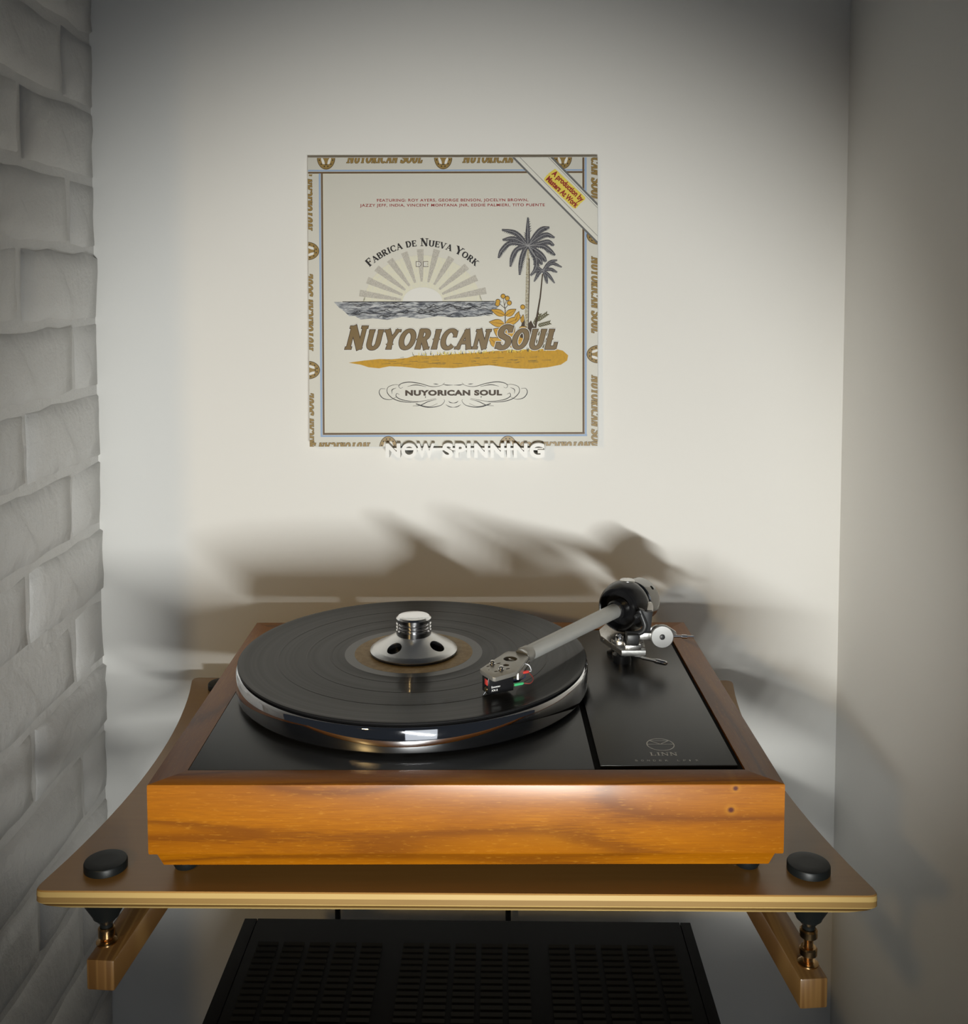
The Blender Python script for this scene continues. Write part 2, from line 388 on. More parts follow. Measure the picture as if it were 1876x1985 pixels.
# serif capitals drawn from strokes: (points, weight class); 'S' marks stroke ends that carry serifs
GL = {
 'A': (0.86, [([(0.10, 0), (0.44, 1)], 't'), ([(0.42, 1), (0.78, 0)], 'T'), ([(0.22, 0.34), (0.66, 0.34)], 't')], [(0.10, 0), (0.78, 0)]),
 'B': (0.74, [([(0.17, 0), (0.17, 1)], 'T'), ([(0.1, 0.96)] + arc(0.36, 0.745, 0.22, 0.215, 90, -90) + [(0.17, 0.53)], 'v'), ([(0.17, 0.53)] + arc(0.40, 0.285, 0.25, 0.245, 90, -90) + [(0.1, 0.04)], 'v')], []),
 'C': (0.82, [(arc(0.46, 0.5, 0.36, 0.46, 42, 318, 24), 'v'), ([(0.74, 0.62), (0.74, 0.92)], 't')], []),
 'D': (0.82, [([(0.17, 0), (0.17, 1)], 'T'), ([(0.05, 0.96)] + arc(0.34, 0.5, 0.36, 0.46, 90, -90, 18) + [(0.05, 0.04)], 'v')], []),
 'E': (0.72, [([(0.17, 0), (0.17, 1)], 'T'), ([(0.05, 0.95), (0.62, 0.95)], 't'), ([(0.17, 0.52), (0.5, 0.52)], 't'), ([(0.05, 0.05), (0.66, 0.05)], 't'), ([(0.61, 0.72), (0.61, 1)], 't'), ([(0.65, 0), (0.65, 0.28)], 't'), ([(0.48, 0.4), (0.48, 0.64)], 't')], []),
 'F': (0.68, [([(0.17, 0), (0.17, 1)], 'T'), ([(0.05, 0.95), (0.62, 0.95)], 't'), ([(0.17, 0.52), (0.5, 0.52)], 't'), ([(0.61, 0.70), (0.61, 1)], 't'), ([(0.48, 0.4), (0.48, 0.64)], 't')], [(0.17, 0)]),
 'I': (0.40, [([(0.20, 0), (0.20, 1)], 'T')], [(0.20, 0), (0.20, 1)]),
 'K': (0.84, [([(0.17, 0), (0.17, 1)], 'T'), ([(0.17, 0.4), (0.66, 1)], 't'), ([(0.34, 0.58), (0.70, 0)], 'T')], [(0.17, 0), (0.17, 1), (0.66, 1), (0.70, 0)]),
 'L': (0.68, [([(0.17, 0), (0.17, 1)], 'T'), ([(0.05, 0.05), (0.62, 0.05)], 't'), ([(0.60, 0), (0.60, 0.32)], 't')], [(0.17, 1)]),
 'N': (0.88, [([(0.15, 0), (0.15, 1)], 't'), ([(0.15, 1), (0.72, 0)], 'T'), ([(0.72, 0), (0.72, 1)], 't')], [(0.15, 0), (0.15, 1), (0.72, 1)]),
 'O': (0.88, [(arc(0.44, 0.5, 0.34, 0.45, 0, 360, 30), 'v')], []),
 'R': (0.82, [([(0.17, 0), (0.17, 1)], 'T'), ([(0.05, 0.96)] + arc(0.36, 0.74, 0.23, 0.22, 90, -90) + [(0.17, 0.52)], 'v'), ([(0.36, 0.54), (0.68, 0)], 'T')], [(0.17, 0), (0.68, 0)]),
 'S': (0.70, [(arc(0.35, 0.735, 0.235, 0.22, 30, 230, 14) + arc(0.35, 0.265, 0.25, 0.22, 70, -150, 16), 'v'), ([(0.57, 0.72), (0.57, 0.98)], 't'), ([(0.11, 0.02), (0.11, 0.28)], 't')], []),
 'U': (0.86, [([(0.17, 1), (0.17, 0.34)] + arc(0.43, 0.32, 0.26, 0.28, 180, 360, 14) + [(0.69, 0.34), (0.69, 1)], 'v')], [(0.17, 1), (0.69, 1)]),
 'V': (0.84, [([(0.10, 1), (0.42, 0)], 'T'), ([(0.42, 0), (0.74, 1)], 't')], [(0.10, 1), (0.74, 1)]),
 'Y': (0.84, [([(0.10, 1), (0.42, 0.45)], 'T'), ([(0.74, 1), (0.42, 0.45)], 't'), ([(0.42, 0), (0.42, 0.5)], 'T')], [(0.10, 1), (0.74, 1), (0.42, 0)]),
}
def glyph(bm, ch, sx, sy, thick, thin, serif, mapf, grow=0.0, spur=False):
    wd, strokes, ser = GL[ch]
    fr = (sx + sy) / 2
    for pts, k in strokes:
        P = [(x * sx, y * sy) for x, y in pts]; n = len(P)
        if k == 'T': W = thick
        elif k == 't': W = thin
        else:
            W = []
            for i in range(n):
                a, b = P[max(i - 1, 0)], P[min(i + 1, n - 1)]; dx, dy = abs(b[0] - a[0]), abs(b[1] - a[1]); L = math.hypot(dx, dy) or 1
                W.append((thin + (thick - thin) * (dy / L) ** 1.3) * sy + 2 * grow)
        if not isinstance(W, list): W = W * sy + 2 * grow
        if grow and k != 'v':   # lengthen ends as well so the outline wraps round
            (x0, y0), (x1, y1) = P[0], P[1]; L = math.hypot(x1 - x0, y1 - y0) or 1; P[0] = (x0 - (x1 - x0) / L * grow, y0 - (y1 - y0) / L * grow)
            (x0, y0), (x1, y1) = P[-1], P[-2]; L = math.hypot(x1 - x0, y1 - y0) or 1; P[-1] = (x0 - (x1 - x0) / L * grow, y0 - (y1 - y0) / L * grow)
        ribbon(bm, P, W, mapf)
        if spur and k == 'T' and abs(pts[0][0] - pts[-1][0]) < 0.02:
            cx, cy = P[0][0], (P[0][1] + P[-1][1]) / 2; h = thick * sy * 0.78 + grow
            poly(bm, [(cx - h, cy), (cx, cy - h * 0.8), (cx + h, cy), (cx, cy + h * 0.8)], mapf)
    for x, y in ser:
        th = serif[1] * sy; ln = serif[0] * sy
        yy = y * sy + (th / 2 if y < 0.5 else -th / 2)
        ribbon(bm, [(x * sx - ln - grow, yy), (x * sx + ln + grow, yy)], th + 2 * grow, mapf)
    return wd * sx
def serif_line(bm, s, size, small, mapf, thick, thin, serif, aspect=1.0, gap=0.06, grow=0.0, spur=False, space=0.45, width=None):
    """letters along x from 0; capital initials at size, the others at small (small capitals); returns the width"""
    def run(b, k):
        x = 0; first = True
        for ch in s:
            if ch == ' ': x += space * size * k; first = True; continue
            low = ch.islower(); h = small if low else size
            c = ch.upper()
            if b is not None: glyph(b, c, h * aspect * k, h, thick, thin, serif, (lambda q: (lambda u, v: mapf(u + q, v)))(x), grow, spur)
            x += (GL[c][0] * h * aspect + gap * size) * k
        return x
    k = 1.0
    if width: k = width / run(None, 1.0)
    return run(bm, k)

# ------------------------------------------------------------------ the setting
YW, XL, XR = 428, -405, 409
def struct(name, bm, mat, org=(0, 0, 0), **k): return single(name, bm, mat, org, kind='structure', **k)
struct('floor', bbox(-1500, 1500, -3200, YW + 60, -1040, -1000), 'floor', (0, 0, -1000), label='pale floor boards of the room')
struct('wall_back', bbox(-950, 950, YW, YW + 60, -1000, 1400), 'wall', (0, YW, -1000), label='smooth white painted wall behind the turntable', smooth=0)
struct('wall_right', bbox(XR, 950, 21, YW, -1000, 1400), 'wall', (XR, 0, -1000), label='smooth white painted side wall of the alcove', smooth=0)
wl = struct('wall_left', bbox(-950, XL - 5.5, 25, YW, -1000, 1400), 'brick', (XL - 5.5, 0, -1000), label='white painted brick side wall of the alcove', smooth=0)
# painted bricks, laid in courses of 75 mm
def brick_mesh(ln, seed, hz=63.0):
    rnd = random.Random(seed); bm = nb()
    ny, nz = max(2, int(ln / 26)), 4
    grid = []
    ox = [rnd.uniform(-1.3, 1.3) for _ in range(4)]
    for i in range(ny + 1):
        row = []
        for j in range(nz + 1):
            u, v = i / ny, j / nz
            e = min(u * ln, (1 - u) * ln, v * hz, (1 - v) * hz)
            y = (u - 0.5) * ln; z = (v - 0.5) * hz
            if i in (0, ny): y += rnd.uniform(-2.0, 2.0)
            if j in (0, nz): z += rnd.uniform(-2.2, 2.2)
            x = (ox[0] * (1 - u) + ox[1] * u) * (1 - v) + (ox[2] * (1 - u) + ox[3] * u) * v + rnd.uniform(-0.7, 0.7)
            if e < 1: x -= 3.2
            row.append(bm.verts.new((x, y, z)))
        grid.append(row)
    for i in range(ny):
        for j in range(nz): bm.faces.new((grid[i][j], grid[i + 1][j], grid[i + 1][j + 1], grid[i][j + 1]))
    border = [grid[i][0] for i in range(ny + 1)] + [grid[ny][j] for j in range(1, nz + 1)] + [grid[i][nz] for i in range(ny - 1, -1, -1)] + [grid[0][j] for j in range(nz - 1, 0, -1)]
    back = [bm.verts.new((-8, v.co.y + (3.2 if v.co.y > 0 else -3.2) * (abs(v.co.y) > ln * 0.4), v.co.z + (3.2 if v.co.z > 0 else -3.2) * (abs(v.co.z) > hz * 0.4))) for v in border]
    n = len(border)
    for i in range(n): bm.faces.new((border[i], back[i], back[(i + 1) % n], border[(i + 1) % n]))
    bmesh.ops.recalc_face_normals(bm, faces=bm.faces[:])
    me = bpy.data.meshes.new('brick'); bm.to_mesh(me); bm.free(); me.transform(Matrix.Scale(0.001, 4))
    me.polygons.foreach_set('use_smooth', [True] * len(me.polygons)); me.set_sharp_from_angle(angle=math.radians(75))
    me.materials.append(M['brick']); return me
BM = {}
def brick(y0, y1, z, seed):
    ln = round(y1 - y0); key = (ln, seed % 4)
    if key not in BM: BM[key] = brick_mesh(ln, hash(key) % 9999 + ln)
    o = bpy.data.objects.new('brick', BM[key]); C.objects.link(o); o.parent = wl
    o.location = (Vector((XL + random.uniform(-1.2, 0.8), (y0 + y1) / 2, z)) - ORG[wl]) / 1000
    o.rotation_euler = (random.uniform(-0.008, 0.008), random.uniform(-0.012, 0.012), random.uniform(-0.006, 0.006))
cz = 614.0 + 75.5 / 2 + 75.5; row = 1; MORT = 13.0
while cz > -620:
    if row % 2 == 0: js = [YW + 4, 246 + random.uniform(-4, 4), 21]
    else: js = [YW + 4, 356 + random.uniform(-12, 12), 133, 21]
    for a, b in zip(js, js[1:]): brick(b + MORT / 2, a - MORT / 2, cz, random.randint(0, 99))
    cz -= 75.5; row += 1

# ------------------------------------------------------------------ wall bracket, shelf
ARML = [(-257.8, 0), (-221.2, 421)]; ARMR = [(245.5, 0), (214.5, 421)]
br = root('wall_bracket', 'bamboo wall bracket with two projecting beams and brass adjusters under the shelf', 'bracket', (-8, 428, -150))
def beam(p0, p1, z0, z1):
    d = Vector((p1[0] - p0[0], p1[1] - p0[1], 0)); L = d.length + 6
    return bbox(-10.2, 10.2, 0, L, z0, z1, bev=1.6, seg=2, mtx=frame((p0[0], p0[1], 0), (0, 0, 1), (d.y, -d.x, 0)))
for (pp, z0, z1) in ((ARML, -149.0, -126.5), (ARMR, -163.3, -141.0)):
    part('beam', beam(pp[0], pp[1], z0, z1), 'beam', br)
part('back_rail', bbox(-240, 232, 413, YW - 0.3, -156, -134, bev=1.5), 'beam', br)
SPK = [(-260.5, 21, -126.5), (246.5, 17, -141.0)]
CONE_TIP = -115.0
for (x, y, zt) in SPK:
    bm = nb(); lathe(bm, [(7.4, zt), (7.4, zt + 0.9), (5.2, zt + 2.2), (4.6, zt + 2.4)], T(x, y, 0), 32)
    s = part('adjuster_collar', bm, 'brass', br, 'pale brass collar')
    bm = nb(); prof = [(4.6, zt + 2)]
    z = zt + 2
    while z < CONE_TIP + 3: prof += [(3.5, z), (3.0, z + 0.5)]; z += 1.0
    lathe(bm, prof, T(x, y, 0), 20); part('threaded_rod', bm, 'brass', s)
    for (h0, h1, r) in (((CONE_TIP - 6.4, CONE_TIP + 0.2, 6.3), (zt + 6.4, zt + 12.6, 6.3)) if zt < -130 else ((CONE_TIP - 7.6, CONE_TIP + 0.2, 5.9),)):
        bm = nb(); lathe(bm, [(r - 1, h0), (r, h0 + 1), (r, h1 - 1), (r - 1, h1)], T(x, y, 0), 32); part('lock_nut', bm, 'brass', s)

# the shelf board: concave sides, rounded corners, three bonded layers with a chamfered underside
ZS = -76.0
shelf = root('turntable_shelf', 'bamboo ply shelf board with waisted sides carrying the turntable', 'shelf', (-8, 200, ZS))
def shelf_outline(inset=0.0, rad=9.0):
    i = inset
    fl, fr, brr, bl = (-304.5 + i, -0.5 + i), (288.8 - i, -8.5 + i), (283.5 - i, 393 - i), (-304.0 + i, 403 - i)
    def side(a, b, depth, sgn):   # from a to b, bowed inwards
        return [(a[0] + (b[0] - a[0]) * t + sgn * depth * (1 - (2 * t - 1) ** 2), a[1] + (b[1] - a[1]) * t) for t in [k / 20 for k in range(2, 19)]]
    def corner(p, q0, q1, r):
        p = Vector(p); d0 = (Vector(q0) - p).normalized(); d1 = (Vector(q1) - p).normalized()
        a, b = p + d0 * r, p + d1 * r
        return [tuple(a * (1 - t) ** 2 + p * 2 * t * (1 - t) + b * t * t) for t in [k / 6 for k in range(7)]]
    right = side(fr, brr, 20.5, -1); left = side(bl, fl, 22.5, 1)
    return (corner(fl, left[-1], fr, rad)[::-1] + left[::-1] + corner(bl, brr, left[0], rad)[::-1],   # left flank, front to back
            corner(fr, fl, right[0], rad) + right + corner(brr, right[-1], bl, rad))                 # right flank, front to back
def slab(i0, z0, i1, z1, r0=9.0, r1=9.0):
    bm = nb(); fl = []
    for ins, r, z in ((i0, r0, z0), (i1, r1, z1)):
        Lp, Rp = shelf_outline(ins, r); Lv = [bm.verts.new((x, y, z)) for x, y in Lp]; Rv = [bm.verts.new((x, y, z)) for x, y in Rp]
        for i in range(len(Lv) - 1): bm.faces.new((Lv[i], Lv[i + 1], Rv[i + 1], Rv[i]))
        fl.append(Lv[::-1] + Rv)
    n = len(fl[0])
    for i in range(n): bm.faces.new((fl[0][i], fl[0][(i + 1) % n], fl[1][(i + 1) % n], fl[1][i]))
    return bm
part('board_face', slab(0.9, ZS, 0.3, ZS - 0.8), 'shelf_top', shelf)
part('ply_layer', slab(0.3, ZS - 0.8, 0, ZS - 4.4), 'ply_light', shelf, 'pale top ply layer')
part('ply_layer', slab(0.1, ZS - 4.4, 0.1, ZS - 8.3), 'ply_dark', shelf, 'darker middle ply layer')
part('ply_layer', slab(0, ZS - 8.3, 0.3, ZS - 9.2, 9, 9.5), 'ply_light', shelf, 'pale thin ply layer')
part('ply_layer', slab(0.5, ZS - 9.2, 0.9, ZS - 11.0, 10, 14), 'ply_groove', shelf, 'dark lower ply layer')
part('ply_layer', slab(0.8, ZS - 11.0, 2.0, ZS - 12.8, 14, 22), 'ply_light', shelf, 'pale bottom ply layer')
for (x, y) in ((-263, 29), (247.8, 24), (-263, 372)):
    bm = nb(); lathe(bm, [(14.6, ZS), (15.3, ZS + 0.5), (15.3, ZS + 5.0), (14.8, ZS + 5.9), (14.0, ZS + 6.2), (7, ZS + 6.25)], T(x, y, 0), 56)
    part('cap_disc', bm, 'rubber', shelf, 'round black cap disc')
for (x, y, zt) in SPK:
    bm = nb(); lathe(bm, [(3.6, CONE_TIP), (4.4, CONE_TIP + 0.6), (4.6, CONE_TIP + 3), (8.6, CONE_TIP + 8.0), (9.2, CONE_TIP + 8.2), (9.4, CONE_TIP + 9.2), (19.0, ZS - 12.8)], T(x, y, 0), 40)
    part('support_cone', bm, 'rubber', shelf, 'black inverted cone foot')

# ------------------------------------------------------------------ amplifier and cables under the shelf
AZ = -262.0
amp = root('amplifier', 'black amplifier with rows of louvred vents on its lid, under the shelf', 'amplifier', (-3, 70, AZ - 146))
RA = Matrix.Translation((-3, 261.5, 0)) @ Matrix.Rotation(-0.0185, 4, 'Z') @ Matrix.Translation((3, -261.5, 0))
def ambox(*a, **k): return bbox(*a, mtx=RA, **k)
part('case', ambox(-217, 211, -112, 260, AZ - 138, AZ - 1.4, bev=1.5), 'amp', amp)
part('lid', ambox(-205.2, 201.5, -108, 261.5, AZ - 1.4, AZ, bev=0.5), 'amp', amp)
for x0, x1 in ((-218, -205.9), (202.2, 212)): part('lid_edge', ambox(x0, x1, -108, 261.5, AZ - 3.0, AZ - 0.1, bev=0.6), 'amp', amp)
part('front_panel', ambox(-219, 213, -120, -112, AZ - 140, AZ + 0.5, bev=1.2), 'amp', amp)
for x in (-180, 174):
    for y in (-80, 230):
        bm = nb(); lathe(bm, [(17, AZ - 146), (19, AZ - 138)], RA @ T(x, y, 0), 24); part('foot', bm, 'rubber', amp)
bm = nb(); v = [bm.verts.new(p) for p in ((-9.5, -1.9, 0), (9.5, -1.9, 0), (9.5, 1.4, 1.5), (-9.5, 1.4, 1.5), (9.5, 1.9, 0), (-9.5, 1.9, 0))]
for f in ((0, 1, 2, 3), (3, 2, 4, 5), (1, 4, 2), (0, 3, 5)): bm.faces.new([v[i] for i in f])
lm = bpy.data.meshes.new('louvre'); bmesh.ops.recalc_face_normals(bm, faces=bm.faces[:]); bm.to_mesh(lm); bm.free(); lm.transform(Matrix.Scale(0.001, 4)); lm.materials.append(M['slot'])
for bx in (-196.0, -60.5, 74.0):
    for c in range(5):
        for r in range(19):
            o = bpy.data.objects.new('louvre', lm); C.objects.link(o); o.parent = amp
            p = RA @ Vector((bx + 9.5 + c * 24.2, 222 - r * 8.3, AZ)); o.location = (p - ORG[amp]) / 1000; o.rotation_euler = (0, 0, -0.0185)
for i, (x, lab) in enumerate(((-148.4, 'black cable hanging behind the amplifier, left of the two'), (41.2, 'black cable hanging behind the amplifier, right of the two'))):
    bm = nb(); tube(bm, smooth_pts([(x, 350, -72), (x, 385, -71.5), (x, 404, -78), (x, 408.2, -100), (x, 408.6, -200), (x, 409, -350), (x + 2, 409, -520), (x, 405, -760)], 8), 3.1, 14)
    single('hanging_cable', bm, 'cable', (x, 408, -760), lab, 'cable', 'cables behind the amplifier')

# ------------------------------------------------------------------ turntable
tt = root('turntable', 'cherry wood turntable with polished platter and black top plate', 'turntable', (0, 178, ZS))
PW = 222.5
def board_prof(out):   # (offset inward, z): moulded profile, top edge eased, stepped and sloping skirt
    return [(22.2, 0), (1.0, 0), (0.3, -0.3), (0, -1.0), (0.15, -49.0), (0.6, -50.2), (3.8, -50.4), (4.4, -51.2), (8.3, -62.0), (22.2, -62.0)]
def mitred(axis, sgn):
    """one mitred board of the plinth frame"""
    bm = nb(); P = board_prof(0); rings = []
    for e in (-1, 1):
        ring = []
        for d, z in P:
            if axis == 'x': yy = (0 + d) if sgn < 0 else (356 - d); ring.append(bm.verts.new((e * (PW - d), yy, z)))
            else: ring.append(bm.verts.new((sgn * (PW - d), 178 + e * (178 - d), z)))
        rings.append(ring)
    n = len(P)
    for i in range(n): bm.faces.new((rings[0][i], rings[0][(i + 1) % n], rings[1][(i + 1) % n], rings[1][i]))
    bm.faces.new(rings[0][::-1]); bm.faces.new(rings[1]); return bm
part('front_board', mitred('x', -1), 'cherry', tt, 'glossy orange cherry front board with two small knots')
part('back_board', mitred('x', 1), 'cherry', tt)
part('side_board', mitred('y', -1), 'cherry_side', tt); part('side_board', mitred('y', 1), 'cherry_side', tt)
part('base_board', bbox(-200, 200, 22, 334, -61, -57), 'groove', tt, 'black underside board')
for (x, y) in ((-205, 31), (205, 31), (-206, 336), (206, 336)):
    bm = nb(); lathe(bm, [(4.5, ZS), (8.0, ZS + 1.0), (9.4, ZS + 4), (9.4, ZS + 9), (8, ZS + 14)], T(x, y, 0), 36); part('foot', bm, 'rubber', tt, 'round black foot')
part('well', bbox(-200.2, 200.2, 22.3, 333.5, -8, -2.0), 'groove', tt, 'black recess')
part('top_plate', bbox(-200.0, 92.2, 22.6, 333.3, -2.0, 0.0, bev=0.35), 'top_black', tt, 'black enamel top plate')
ab = part('armboard', bbox(96.9, 196.6, 28.6, 329.5, -2.0, 0.2, bev=0.35), 'top_black', tt, 'black armboard with printed maker emblem')
# printed emblem and lettering on the armboard
def onboard(z): return lambda x, y: (x, y, z)
bm = nb(); f = onboard(0.28); cx, cy, R = 146.5, 63.0, 10.2
ribbon(bm, circle(cx, cy, R, n=48) + [(cx + R, cy)], 0.75, f)
for a, b in (((-R, 0.6), (R, 0.6)), ((-7.4, 6.6), (7.4, 6.6)), ((-7.4, 6.8), (0, 0.6)), ((7.4, 6.8), (0, 0.6))): ribbon(bm, [(cx + a[0], cy + a[1]), (cx + b[0], cy + b[1])], 0.6, f)
part('emblem', fan(bm, 2, 0.004), 'silk', ab, 'grey ring emblem with crossing lines', 0)
bm = nb(); serif_line(bm, 'LINN', 5.4, 5.4, lambda x, y: (135.8 + x, 44.2 + y, 0.28), 0.17, 0.085, (0.2, 0.06), 0.95, 0.06, width=21.0)
part('maker_lettering', fan(bm, 2, 0.004), 'silk', ab, 'grey printed word LINN', 0)
bm = nb()
for i, ch in enumerate('SONDEK LP12'):
    if ch != ' ':
        x = 123.2 + i * 4.42; text_fit(bm, ch, x, x + (2.0 if ch not in '1I' else 0.9), 35.0, 37.4, f)
part('model_lettering', fan(bm, 2, 0.004), 'silk', ab, 'small spaced grey lettering', 0)
# platter
X0, Y0, R0 = -48.4, 189.2, 152.2
bm = nb(); lathe(bm, [(140, 4.8), (R0 - 1.2, 4.8), (R0 - 0.3, 5.1), (R0, 5.8), (R0, 22.2), (R0 - 0.7, 23.6), (R0 - 2.2, 24.4), (R0 - 5, 24.6), (20, 24.6)], T(X0, Y0, 0), 160)
pt = part('platter', bm, 'mirror', tt, 'mirror polished platter rim', 40)
bm = nb(); lathe(bm, [(147.8, 24.6), (147.8, 26.0), (20, 26.0)], T(X0, Y0, 0), 120); part('platter_mat', bm, 'groove', pt, 'thin black mat')
bm = nb(); lathe(bm, [(3.57, 24), (3.57, 40.5), (2.4, 41.5)], T(X0, Y0, 0), 20); part('spindle', bm, 'chrome', pt)
bm = nb(); lathe(bm, [(9, 0), (9, 4.75)], T(-122, 285, 0), 28); part('motor_pulley', bm, 'satin', tt)

# ---- tonearm
P = Vector((151, 280, 41)); TE = Vector((45.5, 133, 44.0)); A = (TE - P).normalized(); SIDE = A.cross(Vector((0, 0, 1))).normalized(); UPA = SIDE.cross(A)
def on_arm(s, side=0, up=0): return P + A * s + SIDE * side + UPA * up
FA = frame(P, -A)   # local Z runs backwards, to the counterweight
L = (TE - P).length
bm = nb(); tube(bm, [on_arm(8), on_arm(60), on_arm(120), on_arm(L + 3)], [6.9, 6.8, 6.5, 6.3], 36)
arm = part('tonearm', bm, 'armgrey', tt, 'grey lacquered tonearm tube', 32, org=P)
bm = nb(); lathe(bm, [(9.4, -11), (9.4, -22), (8.2, -23.5), (6.9, -23.8), (6.9, -11)], FA, 40, False, False); part('tube_collar', bm, 'gloss_black', arm)
# bearing housing: a hollow black barrel
bm = nb(); lathe(bm, [(9, -8), (16.5, -9), (18.5, -16.5), (19.8, -17.2), (21.6, -15.2), (23.4, -10.5), (24.4, -5), (24.6, -1), (24.0, 3.0), (22.4, 6.0), (19.0, 7.4), (8, 7.8)], FA, 72)
part('bearing_housing', bm, 'gloss_black', arm, 'round hollow black bearing housing')
for dirv, s, name in ((UPA, 1, 'top'), (-SIDE, -1, 'side')):
    pass
vis = SIDE if SIDE.x > 0 else -SIDE
for dirv in (UPA, vis):
    c = on_arm(-1.5) + dirv * 23.6
    bm = nb(); lathe(bm, [(7.2, -1.2), (7.2, 0.7), (6.6, 1.3), (0.8, 1.6)], frame(c, dirv, A), 32); part('bearing_cap', bm, 'satin', arm, 'round silver bearing cap')
bm = nb(); lathe(bm, [(13, 7.4), (13, 19)], FA, 32); part('rear_stub', bm, 'gloss_black', arm)
bm = nb(); lathe(bm, [(16.5, 19.4), (16.8, 14.6), (19.0, 13.6), (20.4, 14.4), (20.8, 15.6), (20.8, 30.6), (19.8, 31.8), (18.6, 32.2), (3, 32.2)], FA @ T(0, 0, 0), 72, True)
cw = part('counterweight', bm, 'weight', arm, 'polished silver counterweight')
c = on_arm(-25) + (vis * 0.72 + UPA * 0.69).normalized() * 20.5
bm = nb(); lathe(bm, [(2.2, -1), (2.2, 0.25), (1.7, 0.3)], frame(c, (vis * 0.72 + UPA * 0.69), A), 20); part('grub_screw', bm, 'groove', cw)
# headshell: slotted angular plate
HS = [(9.7, 95.4), (11.0, 91.6), (19.4, 77.6), (21.6, 76.9), (37.2, 88.4), (39.5, 92.5), (49.2, 122.0), (46.0, 129.5), (38.5, 135.0), (33.0, 135.6), (30.2, 132.5)]
bm = nb(); prism(bm, HS, 43.6, 47.0, bev=0.35)
def hole(px, py, r, ry=None, rot=0):
    b = nb(); lathe(b, [(1, 30), (1, 60)], T(px, py, 0) @ Matrix.Rotation(rot, 4, 'Z') @ Matrix.Diagonal((r, ry or r, 1, 1)), 28); return b
SR = math.atan2(0.57, 0.82)
bm = cut(bm, [hole(34.2, 117.3, 5.6), hole(30.5, 103.4, 2.5, 2.2), hole(16.2, 101.0, 1.8, 0.8, SR), hole(24.6, 107.4, 2.0, 0.8, SR), hole(22.2, 89.8, 1.8, 0.8, SR), hole(31.6, 95.6, 2.0, 0.8, SR), hole(16.6, 92.8, 0.55), hole(19.9, 109.6, 1.3, 0.8), hole(26.6, 97.2, 1.3, 0.8)])
hs = part('headshell', bm, 'headgrey', arm, 'flat grey headshell plate with slots', 32)
bm = nb(); lathe(bm, [(6.6, 0), (7.0, 1.5), (7.0, 9), (6.4, 10.5)], frame(on_arm(L + 2), -A), 36); part('headshell_collar', bm, 'headgrey', arm)
bm = nb(); prism(bm, [(38.6, 92.0), (40.0, 92.0), (50.2, 120.5), (48.4, 121.5)], 39.5, 44.4); part('headshell_rib', bm, 'headgrey', arm)
for (x, y) in ((19.6, 106.0), (26.3, 93.6)):
    bm = nb(); lathe(bm, [(2.3, 46.8), (2.3, 47.7), (1.75, 48.0), (1.75, 49.2), (1.3, 49.9), (0.5, 50.1)], T(x, y, 0), 24); part('mounting_bolt', bm, 'chrome', arm)
# cartridge
CS = Vector((0.906, 0.424, 0)).normalized(); CN = Vector((-CS.y, CS.x, 0)); CF = Vector((16.3, 86.6, 0))
MC = Matrix((CS, CN, Vector((0, 0, 1)))).transposed().to_4x4(); MC.translation = CF
ct = part('cartridge', bbox(0, 22, 0.2, 11.5, 29.4, 43.6, bev=0.4, mtx=MC), 'gloss_black', arm, 'black phono cartridge with white lettering')
def cart(bm): bmesh.ops.transform(bm, matrix=MC, verts=bm.verts[:]); return bm
# (third level ends here: the pieces below belong to the arm as well)
part('coil_block', cart(bbox(-0.35, 0.4, 1.6, 6.6, 36.0, 40.6, bev=0.3)), 'w_red', arm, 'red coil in cartridge nose')
bm = nb(); lathe(bm, [(0.4, -0.6), (1.9, -0.5), (1.9, 0.6)], frame((0, 4.2, 32.6), (1, 0, 0)), 20); part('magnet_disc', cart(bm), 'gold_pin', arm, 'small pale metal disc')
bm = nb(); fm = lambda x, z: (x, 0.12, z)
text_fit(bm, 'Dynavector', 2.6, 10.4, 33.7, 35.7, fm, 0.01); text_fit(bm, 'XX-2', 2.6, 8.0, 31.4, 33.0, fm, 0.02)
part('cartridge_lettering', cart(bm), 'silkw', arm, 'tiny white cartridge lettering', 0)
bm = nb(); tube(bm, [(-0.2, 5.2, 30.2), (-2.0, 5.2, 28.0)], [0.5, 0.35], 8); part('stylus', cart(bm), 'chrome', arm)
for i, (yo, z, mt, ln) in enumerate(((2.4, 32.8, 'w_green', 8.5), (4.6, 40.6, 'w_red', 9.0), (7.6, 33.6, 'w_blue', 8.5), (8.6, 40.8, 'w_white', 8.0), (2.2, 39.2, 'w_red', 3.5))):
    bm = nb(); tube(bm, [(21.8, yo, z), (24.2, yo, z)], 0.6, 10); part('contact_pin', cart(bm), 'gold_pin', arm)
    if i < 4:
        bm = nb(); o_ = 10.5 if i == 1 else 24
        o_ = 23.6 if i != 1 else 29.0
        tube(bm, [(o_, yo, z), (o_ + ln - 1.5, yo, z), (o_ + ln, yo, z)], [1.25, 1.25, 0.6], 14); part('wire_tag', cart(bm), mt, arm)
for pts, mt in (([(32, 2.4, 32.8), (37, 0.5, 32.6), (41.5, 4.0, 34.5), (40, 9.5, 37.8), (34, 11, 39.5)], 'w_dkred'), ([(38, 4.6, 40.6), (41, 6.5, 40.3), (40, 10, 44), (32, 13, 45.2), (28, 13, 44)], 'w_white'),
                ([(32, 7.6, 33.6), (37, 9, 35), (37, 13, 39), (32, 15, 42)], 'w_blue'), ([(31.5, 8.6, 40.8), (35, 10, 41), (36, 13, 41.5), (33, 16, 42)], 'w_white')):
    bm = nb(); tube(bm, smooth_pts(pts, 8), 0.42, 8); part('lead_wire', cart(bm), mt, arm)

